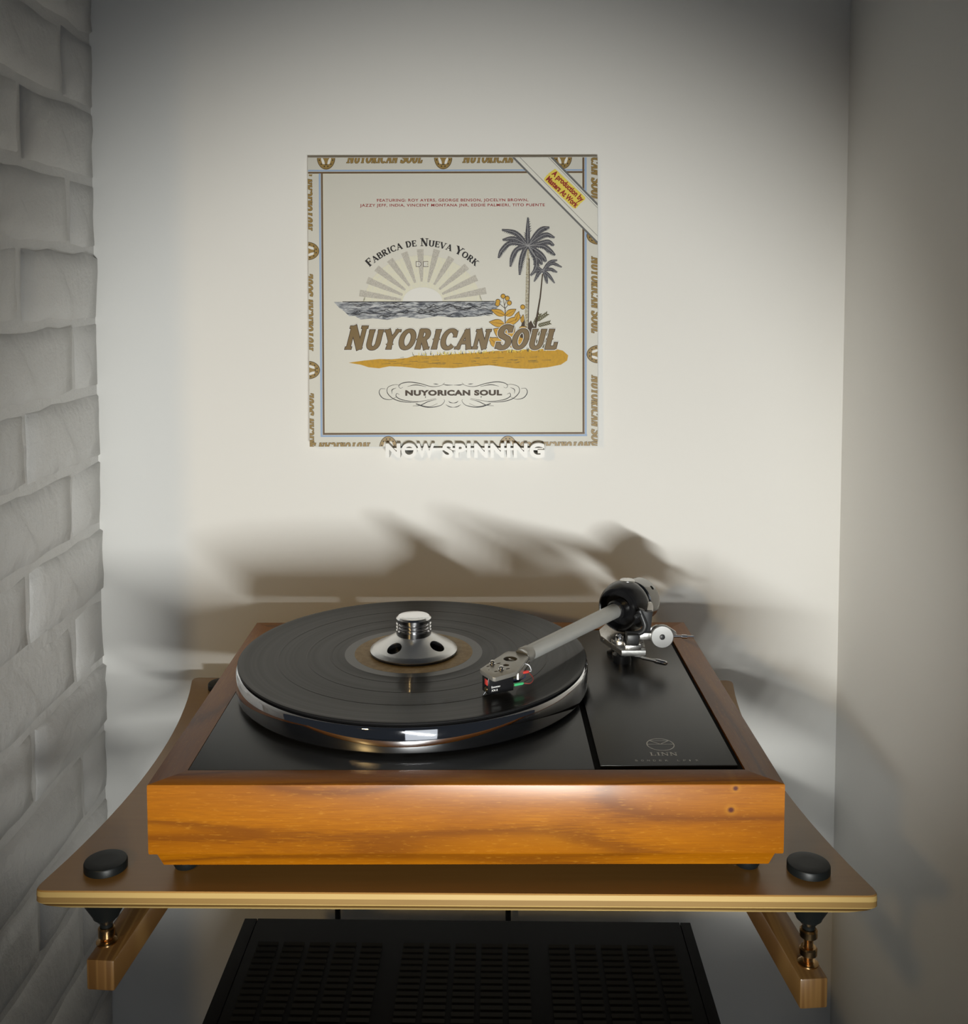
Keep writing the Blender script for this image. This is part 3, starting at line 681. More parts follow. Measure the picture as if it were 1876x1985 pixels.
# ---- tonearm base, arm clip, bias dial, cueing lever
bm = nb(); prism(bm, [(139.5, 226.0), (161.5, 226.0), (164.5, 258), (168, 300), (134, 302), (125.5, 284), (125, 268)], 10.0, 15.6, bev=0.5)
tb = part('tonearm_base', bm, 'satin', tt, 'faceted silver tonearm base plate', 32)
bm = nb(); lathe(bm, [(15.5, 0.2), (15.5, 1.6), (11.5, 2.4), (11.5, 10)], T(146, 262, 0), 48); part('arm_pillar', bm, 'gloss_black', tb)
bm = nb(); lathe(bm, [(8.8, 0.2), (8.8, 7.5), (6, 9.9)], T(141.5, 240, 0), 36); part('lift_cylinder', bm, 'gloss_black', tb)
bm = nb(); box(bm, 143.4, 158.0, 229.6, 246, 15.6, 18.8, bev=0.3); part('clip_foot', bm, 'satin', tb)
bm = nb(); lathe(bm, [(7.2, 15.6), (7.2, 18.0), (6.7, 19.2), (4.5, 19.4)], T(140.2, 247.5, 0), 36); part('pillar_ring', bm, 'satin', tb)
bm = nb(); lathe(bm, [(3.6, 19.2), (3.6, 22.5), (2.2, 23.5)], T(140.2, 247.5, 0), 20); box(bm, 139.0, 141.4, 243.6, 244.6, 20, 25); part('locking_screw', bm, 'chrome', tb)
bm = nb(); lathe(bm, [(1.7, -1.5), (1.7, 1.0), (1.2, 1.4)], frame((128.4, 262, 12.6), (-0.8, -0.6, 0)), 16); part('clamp_screw', bm, 'chrome', tb)
# the hooked black arm clip
bm = nb()
box(bm, 145.5, 156.5, 233, 246, 18.8, 27.5, bev=0.8)
tube(bm, smooth_pts([(146, 240, 26.5), (154, 239.5, 26.6), (160.5, 240, 28.6), (163.2, 241, 33.5), (161.8, 242, 39), (160.0, 243, 43.5), (158.6, 243.6, 47.5)], 8), 2.5, 14)
tube(bm, smooth_pts([(159.5, 243, 45), (156.6, 241, 43.2), (153.6, 239.5, 42.2)], 6), [1.9] * 12 + [1.6], 12)
prism(bm, [(163, 26), (168.5, 27), (170.5, 46.5), (164.5, 45.5), (161.5, 48.0), (158.0, 49.2), (159.5, 40)], -3, 3, mtx=frame((0, 245, 0), (0, -1, 0), (1, 0, 0)), bev=0.6)
part('arm_clip', bm, 'satin_black', tb, 'hooked black arm clip')
# bias dial with its bracket and rod
bm = nb(); box(bm, 158, 172, 239, 243, 21.0, 27.4, bev=0.4); part('dial_bracket', bm, 'satin', tb)
bm = nb(); prism(bm, [(160, 26.5), (174, 33.2), (184, 32.6), (192.5, 27), (194.0, 22.5), (186, 20), (168, 20)], -1.4, 1.4, mtx=frame((0, 245.2, 0), (0, -1, 0), (1, 0, 0)), bev=0.4); part('dial_backplate', bm, 'satin', tb)
bm = nb(); lathe(bm, [(10.0, -3.0), (10.6, -2.4), (10.6, 2.0), (9.9, 2.6), (2.6, 2.6), (2.6, 1.6), (1.4, 1.6)], frame((178.4, 238.4, 24.6), (0, -1, 0.03)), 56); dl = part('bias_dial', bm, 'dial', tb, 'round silver bias dial')
bm = nb(); lathe(bm, [(2.4, 1.5), (2.4, 3.0), (1.8, 3.3)], frame((178.4, 238.4, 24.6), (0, -1, 0.03)), 24); part('dial_screw', bm, 'satin_black', tb, 'dark dial screw')
bm = nb(); tube(bm, [(186, 241, 24.0), (198, 241, 23.6), (208.4, 241, 23.3)], 1.1, 14); tube(bm, [(197.2, 241, 23.4), (202.2, 241, 23.2)], 1.8, 14); part('bias_rod', bm, 'chrome', tb)
# cueing lever
bm = nb(); tube(bm, [(143, 233, 9.4), (157, 224.5, 9.4)], 0.9, 12); tube(bm, [(157, 224.5, 9.4), (158.5, 223.5, 9.4), (167, 218.2, 9.2), (169, 217, 9.2), (176, 212.2, 9.0), (177.6, 211.2, 9.0), (178.4, 210.7, 9.0)], [0.9, 1.5, 1.5, 2.3, 2.3, 2.0, 1.0], 16)
for k in range(4):
    q = 170 + k * 1.0; tube(bm, [(q, 216.3 - k * 0.68, 9.15), (q + 0.35, 216.1 - k * 0.68, 9.15)], 2.5, 16)
part('cueing_lever', bm, 'chrome', tb, 'slim chrome cueing lever')

# ------------------------------------------------------------------ the record and its clamp
ZR = 27.6
rec = root('vinyl_record', 'black vinyl record with brown label lying on the platter', 'record', (X0, Y0, 26.0))
bm = nb()
prof = [(20, 26.02), (150.0, 26.02), (150.9, 26.5), (151.0, 27.1), (150.4, 27.7), (148.6, 27.75), (146.6, ZR), (145.6, ZR - 0.12)]
for r in (117.0, 92.2, 72.0): prof += [(r + 0.9, ZR - 0.12), (r + 0.6, ZR + 0.02), (r - 0.6, ZR + 0.02), (r - 0.9, ZR - 0.12)]
prof += [(60.4, ZR - 0.12), (60.0, ZR - 0.05), (51.8, ZR - 0.05), (50, ZR - 0.06), (20, ZR - 0.06)]
lathe(bm, prof, T(X0, Y0, 0), 192); part('disc', bm, 'vinyl', rec, None, 25)
bm = nb(); lathe(bm, [(60.2, ZR - 0.04), (51.4, ZR - 0.04)], T(X0, Y0, 0), 128, False, False); part('run_out', bm, 'deadwax', rec, 'smooth run-out ring')
bm = nb(); lathe(bm, [(51.6, ZR - 0.10), (51.6, ZR + 0.02), (50.9, ZR + 0.10), (4, ZR + 0.10)], T(X0, Y0, 0), 128, False, True); part('paper_label', bm, 'label', rec, 'brown paper label')
cl = root('record_clamp', 'silver flared record clamp with ribbed knob standing on the record label', 'clamp', (X0, Y0, ZR + 0.1))
bm = nb(); lathe(bm, [(36.4, ZR + 0.12), (37.8, ZR + 0.6), (38.2, ZR + 1.8), (37.9, ZR + 2.4)], T(X0, Y0, 0), 96); part('base_ring', bm, 'gloss_black', cl, 'dark glossy base ring')
bm = nb(); lathe(bm, [(30, ZR + 2.0), (37.9, ZR + 2.3), (38.2, ZR + 3.0), (37.9, ZR + 3.4), (34.6, ZR + 5.8), (34.2, ZR + 6.0), (24.5, ZR + 11.2), (17.5, ZR + 15.2), (12.8, ZR + 17.2), (11.6, ZR + 19)], T(X0, Y0, 0), 112)
holes = []
for k in range(4):
    az = math.radians(-90 - 36 + 90 * k); b = nb(); d = Vector((math.cos(az), math.sin(az), 0)); n = Vector((d.x * 0.47, d.y * 0.47, 0.88))
    lathe(b, [(6.6, -5.4), (6.6, 8)], frame(Vector((X0, Y0, ZR + 9.9)) + d * 26.0, n, d), 36); holes.append(b)
part('flared_base', cut(bm, holes), 'clamp', cl, 'turned silver base with round openings', 28)
for k in range(4):
    az = math.radians(-90 - 36 + 90 * k); d = Vector((math.cos(az), math.sin(az), 0)); n = Vector((d.x * 0.47, d.y * 0.47, 0.88)); b = nb()
    lathe(b, [(6.55, -0.9), (6.55, -5.2), (2, -5.3)], frame(Vector((X0, Y0, ZR + 9.9)) + d * 26.0, n, d), 36, False, True); part('opening_lining', b, 'gloss_black', cl, 'black lined opening')
KZ = ZR + 14.0; prof = [(11, KZ), (14.8, KZ), (15.3, KZ + 0.5), (15.3, KZ + 6.2)]
for g in range(3): h = KZ + 6.2 + g * 2.9; prof += [(15.1, h), (13.2, h + 0.5), (13.2, h + 1.2), (15.1, h + 1.7), (15.3, h + 1.9), (15.3, h + 2.8)]
prof += [(15.3, KZ + 16.6), (13.6, KZ + 18.2), (13.2, KZ + 18.3), (3, KZ + 18.3)]
bm = nb(); lathe(bm, prof, T(X0, Y0, 0), 80); part('ribbed_knob', bm, 'chrome', cl, 'polished ribbed knob', 28)

# ------------------------------------------------------------------ NOW SPINNING wall sign
sg = root('wall_sign', 'white 3D letters reading NOW SPINNING holding the record sleeve', 'sign', (-6, 428, 165))
LX = [('N', -91.7, -75.8), ('O', -74.8, -57.8), ('W', -58.3, -38.9), ('S', -30.4, -18.9), ('P', -16.9, -5.6), ('I', -4.1, -0.1), ('N', 3.6, 18.5), ('N', 21.0, 36.0), ('I', 38.7, 42.7), ('N', 46.0, 61.0), ('G', 63.0, 79.4)]
def extrude_flat(bm, dy):
    r = bmesh.ops.extrude_face_region(bm, geom=bm.faces[:]); bmesh.ops.translate(bm, vec=(0, dy, 0), verts=[v for v in r['geom'] if isinstance(v, bmesh.types.BMVert)])
for ch, x0, x1 in LX:
    z0, z1 = (165.4, 180.9) if ch not in 'OSG' else (165.0, 181.3)
    front = nb(); text_fit(front, ch, x0, x1, z0, z1, lambda x, z: (x, 401.0, z), 0.045); bmesh.ops.remove_doubles(front, verts=front.verts[:], dist=1e-4)
    rear = front.copy(); bmesh.ops.translate(rear, vec=(0, 8.2, 0), verts=rear.verts[:])
    bmesh.ops.bisect_plane(rear, geom=rear.verts[:] + rear.edges[:] + rear.faces[:], plane_co=(0, 0, 175.6), plane_no=(0, 0, 1), clear_outer=True)
    extrude_flat(front, 8.3); extrude_flat(rear, YW - 409.4)
    me = bpy.data.meshes.new('t'); rear.to_mesh(me); rear.free(); front.from_mesh(me); bpy.data.meshes.remove(me)
    part('letter', front, 'plastic_white', sg, None, 30)
part('sleeve_ledge', bbox(-90, 78, 404.0, YW - 0.2, 173.2, 175.6), 'plastic_white', sg, 'thin white ledge')

# ------------------------------------------------------------------ the record sleeve and its print
S = 312.5
lean = math.atan2(10.0, S)
slv = root('record_sleeve', 'cream printed record sleeve leaning on the wall above the white letters', 'record sleeve', (-18.6, 410.2, 176.4), rot=(-lean, -0.0030, 0))
ORG[slv] = Vector((0, 0, 0))
part('card_cover', bbox(-S / 2, S / 2, 0, 3.2, 0, S, bev=0.5), 'card', slv, None)
K = S / 560.5
def U(px): return (px - 879.2) * K
def V(py): return (864.5 - py) * K
def lay(n): return lambda px, py: (U(px), -0.05 - 0.085 * n, V(py))
def clip_card(bm, extra=()):
    for co, no in [((-S / 2 + 0.3, 0, 0), (-1, 0, 0)), ((S / 2 - 0.3, 0, 0), (1, 0, 0)), ((0, 0, 0.3), (0, 0, -1)), ((0, 0, S - 0.8), (0, 0, 1))] + list(extra):
        bmesh.ops.bisect_plane(bm, geom=bm.verts[:] + bm.edges[:] + bm.faces[:], plane_co=co, plane_no=no, clear_outer=True)
    return bm
def ink(name, bm, mat, label=None, parent=None, extra=()):
    return part(name, fan(clip_card(bm, extra), 1, -0.004), mat, parent or slv, label, 0)
def rect(bm, x0, x1, y0, y1, f): poly(bm, [(x0, y0), (x1, y0), (x1, y1), (x0, y1)], f)
# frame rules
bm = nb(); f = lay(1)
rect(bm, 600, 1136, 328.2, 331.2, f); rect(bm, 620.6, 624.2, 335, 845, f); rect(bm, 620.6, 1139, 841.8, 845.2, f); rect(bm, 1134.4, 1138.0, 303, 845.2, f)
ink('blue_rule', bm, 'p_blue', 'pale blue frame rule')
bm = nb(); rect(bm, 600, 1131, 332.0, 335.4, f); rect(bm, 625.0, 628.4, 335, 841, f); rect(bm, 625, 1134, 837.4, 841, f); rect(bm, 1129.8, 1133.6, 303, 841, f)
ink('brown_rule', bm, 'p_brown', 'brown frame rule')
bm = nb(); rect(bm, 600, 1131, 335.8, 337.0, f); rect(bm, 629.0, 630.2, 337, 836, f); rect(bm, 629, 1128, 835.6, 836.8, f); rect(bm, 1128.0, 1129.2, 337, 836, f)
ink('cream_rule', bm, 'p_cream', 'thin cream frame rule')
# border lettering, cut off by the card's edges
WEST = dict(thick=0.22, thin=0.15, serif=(0.15, 0.09))
def border(name, mapf, length, size, extra=()):
    for nm, mt, gr, ly in (('border_outline', 'p_dark', 0.45, 2), ('border_lettering', 'p_gold2', 0.0, 3)):
        b = nb(); serif_line(b, 'Nuyorican Soul', size, size * 0.82, (lambda ly_: (lambda x, y: mapf(x + y * 0.22, y, ly_)))(ly), aspect=0.86, gap=0.09, grow=gr, width=length, space=0.3, **WEST)
        ink(nm, b, mt, None, None, extra)
rib = [((U(993), 0, V(303)), (0.7071, 0, 0.7071))]
border('t', lambda x, y, l: lay(l)(675 + x, 315.2 - y), 146, 20)
border('t', lambda x, y, l: lay(l)(899 + x, 315.2 - y), 146, 20, [((U(990.5), 0, V(303)), (0.7071, 0, 0.7071))])
for base in (444.5, 677, 908): border('l', lambda x, y, l, b=base: lay(l)(607.4 - y, b - x), 148, 20, [((0, 0, V(337)), (0, 0, 1))])
for base in (497, 727): border('r', lambda x, y, l, b=base: lay(l)(1147.4 + y, b + x), 148, 20)
border('r', lambda x, y, l: lay(l)(1147.4 + y, 240 + x), 148, 20, [((U(1066), 0, V(306)), (-0.7071, 0, -0.7071))])
for base in (716, 1146): border('b', lambda x, y, l, b=base: lay(l)(b - x, 856.5 + y), 148, 20)
# oval horseshoe emblems on the border
def emblem(cx, cy, ang, extra=()):
    ca, sa = math.cos(ang), math.sin(ang)
    def mp(l): return lambda x, y: lay(l)(cx + x * ca - y * sa, cy + x * sa + y * ca)
    b = nb(); poly(b, circle(0, 0, 17.6, 22.6, 40), mp(2)); ink('oval_outline', b, 'p_dark', None, None, extra)
    b = nb(); poly(b, circle(0, 0, 16.6, 21.6, 40), mp(3)); e = ink('oval_emblem', b, 'p_gold2', 'gold horseshoe oval', None, extra)
    b = nb()
    for s in (-1, 1): poly(b, [(s * 2.4, 13), (s * 7.2, 11.5), (s * 9.6, 4), (s * 9.4, -3), (s * 4.6, 3.5), (s * 3.0, 8)], mp(4))
    poly(b, [(-6.5, -6), (0, 0.5), (6.5, -6), (4, -14), (-4, -14)], mp(4)); ink('oval_opening', b, 'p_white', None, None, extra)
    b = nb()
    for k in range(12):
        a = 2 * PI * k / 12 + 0.26; poly(b, circle(13.2 * math.cos(a), 17.4 * math.sin(a), 1.3, n=8), mp(4))
    ribbon(b, [(-8, -9), (0, 0), (8, -9)], 1.0, mp(5)); ribbon(b, [(-3.2, 13.2), (3.2, 13.2)], 1.2, mp(5)); ink('oval_nails', b, 'p_black', None, None, extra)
for x in (635, 861): emblem(x, 305.0, 0)
emblem(1092, 305.0, 0, [((U(1068), 0, V(303)), (-0.7071, 0, -0.7071))])
for y in (484.5, 715): emblem(597.8, y, -PI / 2)
emblem(1160.5, 686, PI / 2); emblem(1160.5, 456, PI / 2, [((U(993), 0, V(305)), (0.7071, 0, 0.7071))])
for x in (752, 984.5): emblem(x, 866.5, PI)
# corner ribbon
bm = nb(); poly(bm, [(994, 300), (1067, 300), (1164, 398), (1164, 474)], lay(6)); rb = ink('corner_ribbon', bm, 'card', 'diagonal corner ribbon')
bm = nb(); ribbon(bm, [(990, 299), (1166, 477)], 3.6, lay(7)); ribbon(bm, [(1064, 299), (1166, 403.5)], 3.6, lay(7)); ink('ribbon_edge', bm, 'p_grey', 'dark grey ribbon edge')
bm = nb(); ribbon(bm, [(1003, 299), (1166, 464)], 0.8, lay(7)); ribbon(bm, [(1058, 299), (1166, 410)], 0.8, lay(7)); ink('ribbon_line', bm, 'p_grey')
a = math.radians(43.5); ca, sa = math.cos(a), math.sin(a)
def diag(ox, oy, l): return lambda x, y: lay(l)(ox + x * ca + y * sa, oy + x * sa - y * ca)
bm = nb(); fx = diag(1068, 338, 8)
poly(bm, [(-3, -1.5), (1, -3), (4, -2), (78, -2), (82, 1), (83, 12), (80, 15), (6, 15), (0, 15)], lambda x, y: fx(x - 1, y - 1)); poly(bm, [(-2, -14), (1, -16), (78, -16), (82, -13), (82, 0), (0, 0), (-3, -4)], lambda x, y: fx(x - 1.0, y - 1.0))
ink('yellow_glow', bm, 'p_yellow', 'yellow backing behind the red words')
bm = nb(); text_fit(bm, 'A production by', 1, 80, -2.2, 12.5, diag(1068, 338, 9), 0.04); text_fit(bm, 'Masters At Work', 0.5, 80, -14.5, -3.0, diag(1068, 338, 9), 0.04)
ink('ribbon_lettering', bm, 'p_red', 'red words on the corner ribbon')
# artist credits
bm = nb(); f = lay(2); up = lambda x, y: f(x, -y)
text_fit(bm, 'FEATURING: ROY AYERS, GEORGE BENSON, JOCELYN BROWN,', 733, 1025, -391.4, -384.4, up, 0.012, 1.12)
text_fit(bm, 'JAZZY JEFF, INDIA, VINCENT MONTANA JNR, EDDIE PALMIERI, TITO PUENTE', 700, 1057, -401.0, -394.0, up, 0.012, 1.12)
ink('credit_lettering', bm, 'p_red', 'two lines of small red capitals')
# arched lettering
bm = nb(); RR = 151.0; acx, acy = 820.5, 626.5
tot = serif_line(None, 'Fabrica de Nueva York', 15.0, 11.8, None, 0.25, 0.10, (0.19, 0.075), 1.12, 0.06)
span = math.radians(85.5)
def arch(x, y):
    t = -span / 2 + span * x / tot; r = RR + y; return lay(3)(acx + r * math.sin(t), acy - r * math.cos(t))
serif_line(bm, 'Fabrica de Nueva York', 15.0, 11.8, arch, 0.25, 0.10, (0.19, 0.075), 1.12, 0.06)
ink('arched_lettering', bm, 'p_black', 'black arched serif words')
# a plain sun, rays and sea vignette
bm = nb(); poly(bm, [(704, 583)] + [(820 + 112 * math.cos(math.radians(d)), 583 - 90 * math.sin(math.radians(d))) for d in range(178, 1, -8)] + [(936, 583)], lay(1)); ink('sun_glow', bm, 'p_cream', 'pale yellow glow')
bm = nb(); rnd = random.Random(3)
for x, y in ((698, 566), (713, 541), (731, 518), (757, 502), (785, 488), (816, 482), (848, 483), (876, 498), (906, 515), (925, 537), (943, 562)):
    ox, oy = 820, 586; dx, dy = x - ox, y - oy; L_ = math.hypot(dx, dy); ux, uy = dx / L_, dy / L_
    ribbon(bm, [(ox + ux * 42, oy + uy * 42), (ox + ux * (L_ * 0.7), oy + uy * (L_ * 0.7)), (ox + ux * L_, oy + uy * L_)], [4.2, 10, 13], lay(2))
ink('sun_rays', bm, 'p_ray', 'grey beige sun rays')
bm = nb(); poly(bm, [(781, 583)] + [(820 + 38.5 * math.cos(math.radians(d)), 583 - 28 * math.sin(math.radians(d))) for d in range(175, 4, -8)] + [(859, 583)], lay(3)); ink('sun_disc', bm, 'p_white', 'white half sun')
for nm, mt, off, ly in (('small_word_outline', 'p_dark', 0.085, 3), ('small_word', 'p_white', 0.0, 4)):
    bm = nb()
    text_fit(bm, 'D', 808.3 - off * 12, 816.8 + off * 12, -514.6 - off * 12, -506 + off * 12, lambda x, y, l=ly: lay(l)(x, -y), 0.02); text_fit(bm, 'E', 822.6 - off * 12, 830.2 + off * 12, -514.6 - off * 12, -506 + off * 12, lambda x, y, l=ly: lay(l)(x, -y), 0.02)
    ink(nm, bm, mt)
bm = nb(); top = [(648, 583), (975, 583)]; bot = [(966, 594), (951, 601), (955, 607), (930, 612), (905, 610), (880, 614), (850, 611), (815, 616), (780, 612), (752, 618), (724, 615), (700, 617), (688, 610), (678, 611), (668, 601), (659, 595)]
poly(bm, top + bot, lay(3)); ink('sea', bm, 'p_sea', 'grey blue rippled sea')
bm = nb(); ribbon(bm, [(665, 583), (960, 583)], 1.3, lay(4))
for k in range(46):
    x = rnd.uniform(676, 930); y = rnd.uniform(586, 611); ln = rnd.uniform(14, 46)
    pts = [(x + ln * t, y + 1.8 * math.sin(t * 9 + k)) for t in [i / 8 for i in range(9)]]; ribbon(bm, [p for p in pts if p[0] < 958], [0.2, 0.7, 1.1, 1.3, 1.0, 1.4, 1.0, 0.6, 0.2][:len([p for p in pts if p[0] < 958])], lay(4))
ink('wave_line', bm, 'p_black', 'dark wave lines')
# sand bank
bm = nb(); sand = [(676, 701), (705, 697), (735, 694), (760, 694.5), (790, 692), (806, 687), (830, 688), (860, 686), (893, 684), (930, 682), (960, 679), (1000, 677), (1040, 676), (1075, 674.5), (1092, 679), (1102, 688), (1100, 698), (1088, 706), (1062, 711), (1030, 714), (1000, 713), (975, 710), (950, 706.5), (915, 709), (880, 712), (840, 711), (815, 713), (780, 709), (755, 708), (735, 712), (715, 710), (700, 705)]
poly(bm, sand, lay(1)); ink('sand_bank', bm, 'p_ochre', 'ochre sand bank')
bm = nb()
for k in range(70):
    x = rnd.uniform(800, 1078); g = 688 - (x - 800) / 280 * 12 + rnd.uniform(-1, 3); h = rnd.uniform(3, 8); ribbon(bm, [(x, g), (x + rnd.uniform(-2, 2), g - h)], [1.4, 0.3], lay(2))
for k in range(40):
    x = rnd.uniform(740, 1070); y = rnd.uniform(691, 707); ribbon(bm, [(x, y), (x + rnd.uniform(6, 22), y + rnd.uniform(-1.5, 0.5))], [0.3, 0.7][:2], lay(2))
ink('grass_tuft', bm, 'p_olive', 'short dark grass strokes')
bm = nb()
for k in range(60):
    x = rnd.uniform(806, 1060); g = 686 - (x - 800) / 280 * 10 + rnd.uniform(0, 3); ribbon(bm, [(x, g), (x + rnd.uniform(-2, 2), g - rnd.uniform(2, 6))], [1.8, 0.4], lay(3))
ink('grass_blade', bm, 'p_yellow')
# palms
def frond(bm, x, y, pts, w, l, comb=True):
    P_ = smooth_pts([(x, y, 0)] + [(a, b, 0) for a, b in pts], 7); n = len(P_)
    ws = [w * (0.25 + 1.0 * math.sin(PI * min(0.96, 0.10 + 0.88 * i / (n - 1))) ** 0.8) for i in range(n)]
    ribbon(bm, [(p.x, p.y) for p in P_], ws, lay(l))
    if comb:
        for i in range(3, n - 1):
            t = (P_[i] - P_[i - 1]).normalized(); nn = Vector((-t.y, t.x, 0))
            if nn.y < 0: nn = -nn
            e = P_[i] + nn * ws[i] * 0.85 + t * ws[i] * 0.6; ribbon(bm, [(P_[i].x, P_[i].y), (e.x, e.y)], [ws[i] * 0.42, 0.2], lay(l))
    return P_
bm = nb(); ribbon(bm, [(1021.5, 655), (1022, 600), (1023.5, 545), (1024.5, 480)], [8.2, 7.4, 7.0, 5.0], lay(3)); ink('palm_trunk', bm, 'p_trunk', 'tall pale palm trunk')
bm = nb(); ribbon(bm, [(1024.6, 650), (1025.4, 600), (1026.8, 545), (1026.6, 500)], [1.6, 1.4, 1.8, 2.0], lay(4))
for k in range(18): yy = 640 - k * 6.4; ribbon(bm, [(1020, yy), (1025.5, yy + 0.8)], 0.5, lay(4))
ribbon(bm, [(1036, 650), (1042, 610), (1048, 575), (1052.5, 530)], [4.6, 3.4, 2.8, 2.2], lay(3)); ink('palm_shade', bm, 'p_dark')
cx, cy = 1024.5, 476
F1 = [[(1024, 455), (1024.5, 421)], [(1002, 452), (974, 444.5)], [(998, 462), (975, 464)], [(992, 470), (974, 484), (967, 499)], [(1004, 482), (994, 497), (990, 516)], [(1016, 488), (1010, 510), (1008, 532)], [(1034, 488), (1041, 505), (1038, 522), (1029, 533)], [(1042, 486), (1054, 497), (1060, 506)], [(1052, 476), (1066, 484), (1077, 494)], [(1048, 471), (1064, 468), (1075, 475)], [(1042, 462), (1060, 454), (1076, 460)], [(1040, 454), (1052, 443), (1066, 440)], [(1037, 495), (1047, 502), (1052, 512)]]
bm = nb(); mids = [frond(bm, cx, cy, q, 7.2, 5) for q in F1]; ink('palm_frond', bm, 'p_frond', 'dark feathered palm fronds')
bm = nb()
for q in mids: ribbon(bm, [(p.x, p.y - 0.4) for p in q], [0.9] * (len(q) - 3) + [0.5, 0.3, 0.1], lay(6))
ink('frond_rib', bm, 'p_palegrey')
cx, cy = 1053, 524
F2 = [[(1066, 508), (1081, 503)], [(1070, 510), (1090, 517)], [(1068, 521), (1081, 527)], [(1064, 532), (1076, 548)], [(1059, 536), (1062, 549)], [(1044, 530), (1036, 545)], [(1044, 518), (1042, 512)], [(1045, 524), (1038, 524)]]
bm = nb(); mids = [frond(bm, cx, cy, q, 4.8, 5) for q in F2]; ink('small_palm_frond', bm, 'p_frond')
bm = nb()
for q in mids: ribbon(bm, [(p.x, p.y - 0.3) for p in q], 0.5, lay(6))
ink('frond_rib', bm, 'p_palegrey')
# yellow leafy plant
def leaf(bm, x, y, ang, ln, wd, l):
    ca_, sa_ = math.cos(ang), math.sin(ang); pts = [(t * ln, wd * math.sin(PI * t ** 0.8)) for t in [i / 8 for i in range(9)]] + [(t * ln, -wd * math.sin(PI * t ** 0.8)) for t in [i / 8 for i in range(7, 0, -1)]]
    poly(bm, [(x + a_ * ca_ - b_ * sa_, y - a_ * sa_ - b_ * ca_) for a_, b_ in pts], lay(l))
LV = [(980, 610, 2.75, 29, 6), (980, 611, 0.55, 24, 6), (979, 627, 3.0, 30, 7), (980, 627, 0.4, 32, 6.5), (980, 650, 2.6, 26, 9), (982, 652, 0.9, 26, 8), (975, 668, 2.7, 30, 9), (985, 668, 0.4, 34, 9), (965, 672, 2.2, 24, 7), (1000, 668, 1.3, 26, 6), (1006, 640, 0.5, 16, 5), (1000, 620, 1.2, 18, 4), (1012, 625, 1.4, 16, 3), (1003, 672, 2.4, 24, 8), (1000, 674, 0.5, 22, 7)]
bm = nb(); [leaf(bm, x, y, an, ln + 1.5, wd + 0.8, 4) for x, y, an, ln, wd in LV]
for (x, y) in ((976, 573), (984, 577), (966, 583), (988, 586), (965, 588), (1005, 612), (1014, 594)): poly(bm, circle(x, y, 5.0, n=9), lay(4))
ribbon(bm, [(980, 668), (980, 600), (976, 574)], [2.2, 1.6, 0.8], lay(4)); ribbon(bm, [(979, 596), (966, 585)], 1, lay(4)); ribbon(bm, [(979, 598), (988, 587)], 1, lay(4)); ribbon(bm, [(979, 590), (984, 578)], 1, lay(4))
poly(bm, [(1008, 640), (1016, 612), (1020, 632), (1030, 620), (1040, 640), (1042, 660), (1006, 662)], lay(2)); ink('leaf_outline', bm, 'p_dark')
bm = nb(); [leaf(bm, x, y, an, ln, wd, 5) for x, y, an, ln, wd in LV]
for (x, y) in ((976, 573), (984, 577), (966, 583), (988, 586), (965, 588), (1005, 612), (1014, 594)): poly(bm, circle(x, y, 4.0, n=7), lay(5))
ink('yellow_leaf', bm, 'p_leaf', 'yellow leaves and blossoms')
bm = nb(); [ribbon(bm, [(x, y), (x + ln * 0.85 * math.cos(an), y - ln * 0.85 * math.sin(an))], [0.9, 0.3], lay(6)) for x, y, an, ln, wd in LV]; ink('leaf_vein', bm, 'p_dark')
bm = nb()
for (x, y, an) in ((1042, 620, 0.6), (1044, 630, 0.25), (1036, 628, 1.1), (1040, 645, 0.0), (1046, 655, -0.3), (1040, 660, -0.6), (1052, 650, 0.5)):
    ln = 24
    for k in range(6):
        bx, by = x + math.cos(an) * ln * k / 6, y - math.sin(an) * ln * k / 6
        for s in (-1, 1): leaf(bm, bx, by, an + s * 0.6, 7.5, 1.3, 2)
ink('fern_leaf', bm, 'p_olive', 'olive feathery leaves')
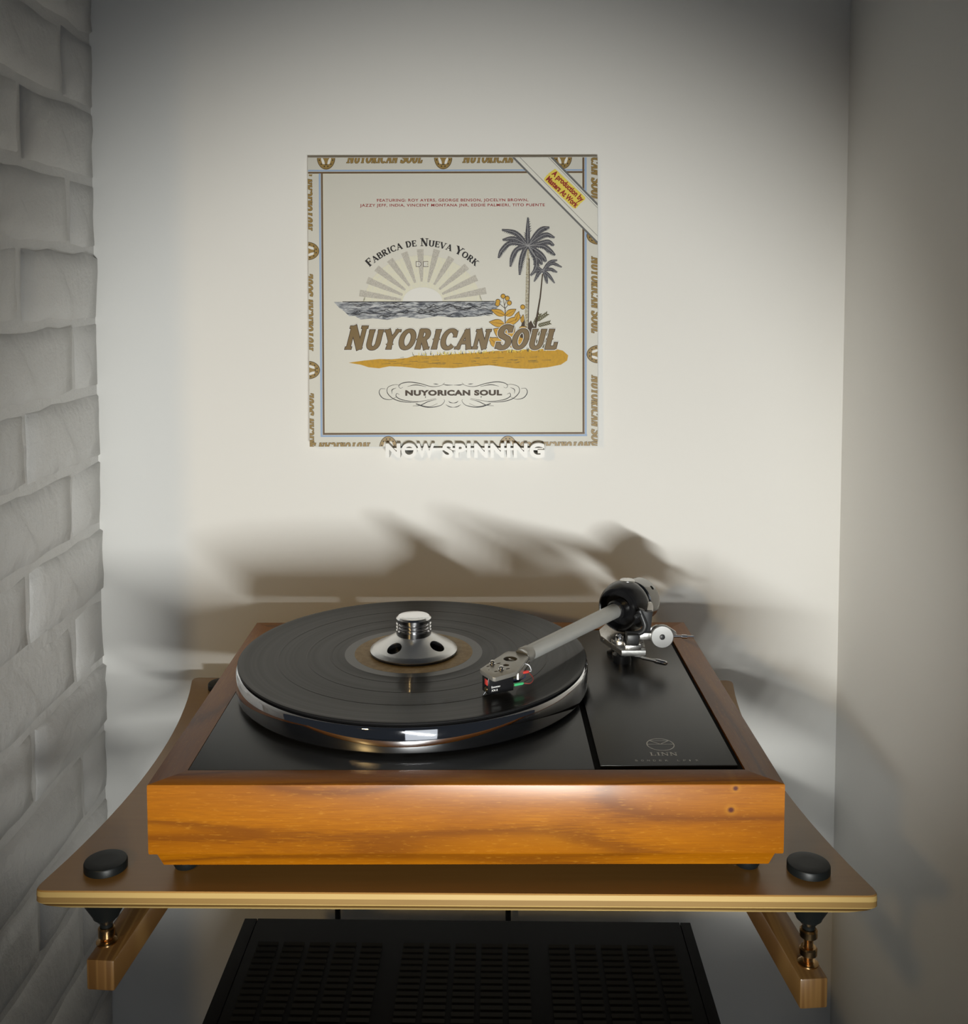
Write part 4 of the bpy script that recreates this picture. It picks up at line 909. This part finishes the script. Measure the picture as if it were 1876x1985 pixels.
# the big title in two sizes of slanted western capitals, over a pale halo and dark outline
for nm, mt, gr, ly, lb in (('title_halo', 'p_white', 2.4, 7, None), ('title_outline', 'p_dark', 1.2, 8, None), ('title_lettering', 'p_gold', 0.0, 9, 'slanted gold title letters')):
    bm = nb(); serif_line(bm, 'Nuyorican Soul', 45, 37.5, (lambda l: (lambda x, y: lay(l)(669 + x + y * 0.26, 674.8 - y)))(ly), aspect=0.92, gap=0.10, grow=gr, spur=True, width=413, space=0.26, thick=0.235, thin=0.165, serif=(0.135, 0.10))
    ink(nm, bm, mt, lb)
# scrolled cartouche
bm = nb(); f = lay(2)
half = [[(878, 745), (866, 745), (858, 743)], [(862, 740.5), (856, 745.5), (838, 748), (815, 742), (795, 739), (780, 741), (773, 746), (776, 751), (781, 749)], [(790, 747.5), (806, 744.5), (826, 748)], [(776, 745), (765, 744), (752, 749), (751, 760), (762, 771), (780, 777), (805, 778), (830, 774), (845, 771)], [(768, 750), (760, 754), (760, 762)], [(774, 763), (769, 761), (768, 767), (778, 773), (795, 776), (812, 777)], [(768, 768), (756, 773), (742, 770), (735, 760), (738, 752), (747, 752)], [(848, 781), (830, 787), (806, 781), (822, 787), (838, 788), (855, 784), (862, 776), (860, 773)], [(800, 785.5), (815, 784), (830, 777), (846, 773)], [(864, 783), (871, 787), (879, 788.5)], [(869, 776), (873, 779), (879, 780)], [(840, 742.5), (850, 743.5)], [(824, 770), (825, 768), (823, 767)]]
for st in half:
    for mir in (0, 1):
        q = smooth_pts([((1757.5 - x) if mir else x, y, 0) for x, y in st], 6); n = len(q)
        ribbon(bm, [(p.x, p.y) for p in q], [0.45 + 1.0 * math.sin(PI * i / (n - 1)) ** 2 for i in range(n)], f)
ink('scroll_line', bm, 'p_black', 'fine black scrollwork')
bm = nb(); text_fit(bm, 'NUYORICAN SOUL', 785.5, 973.5, -765.6, -754.6, lambda x, y: lay(3)(x, -y), 0.055, 1.10); ink('cartouche_lettering', bm, 'p_dark', 'bold dark capitals in the scrollwork')
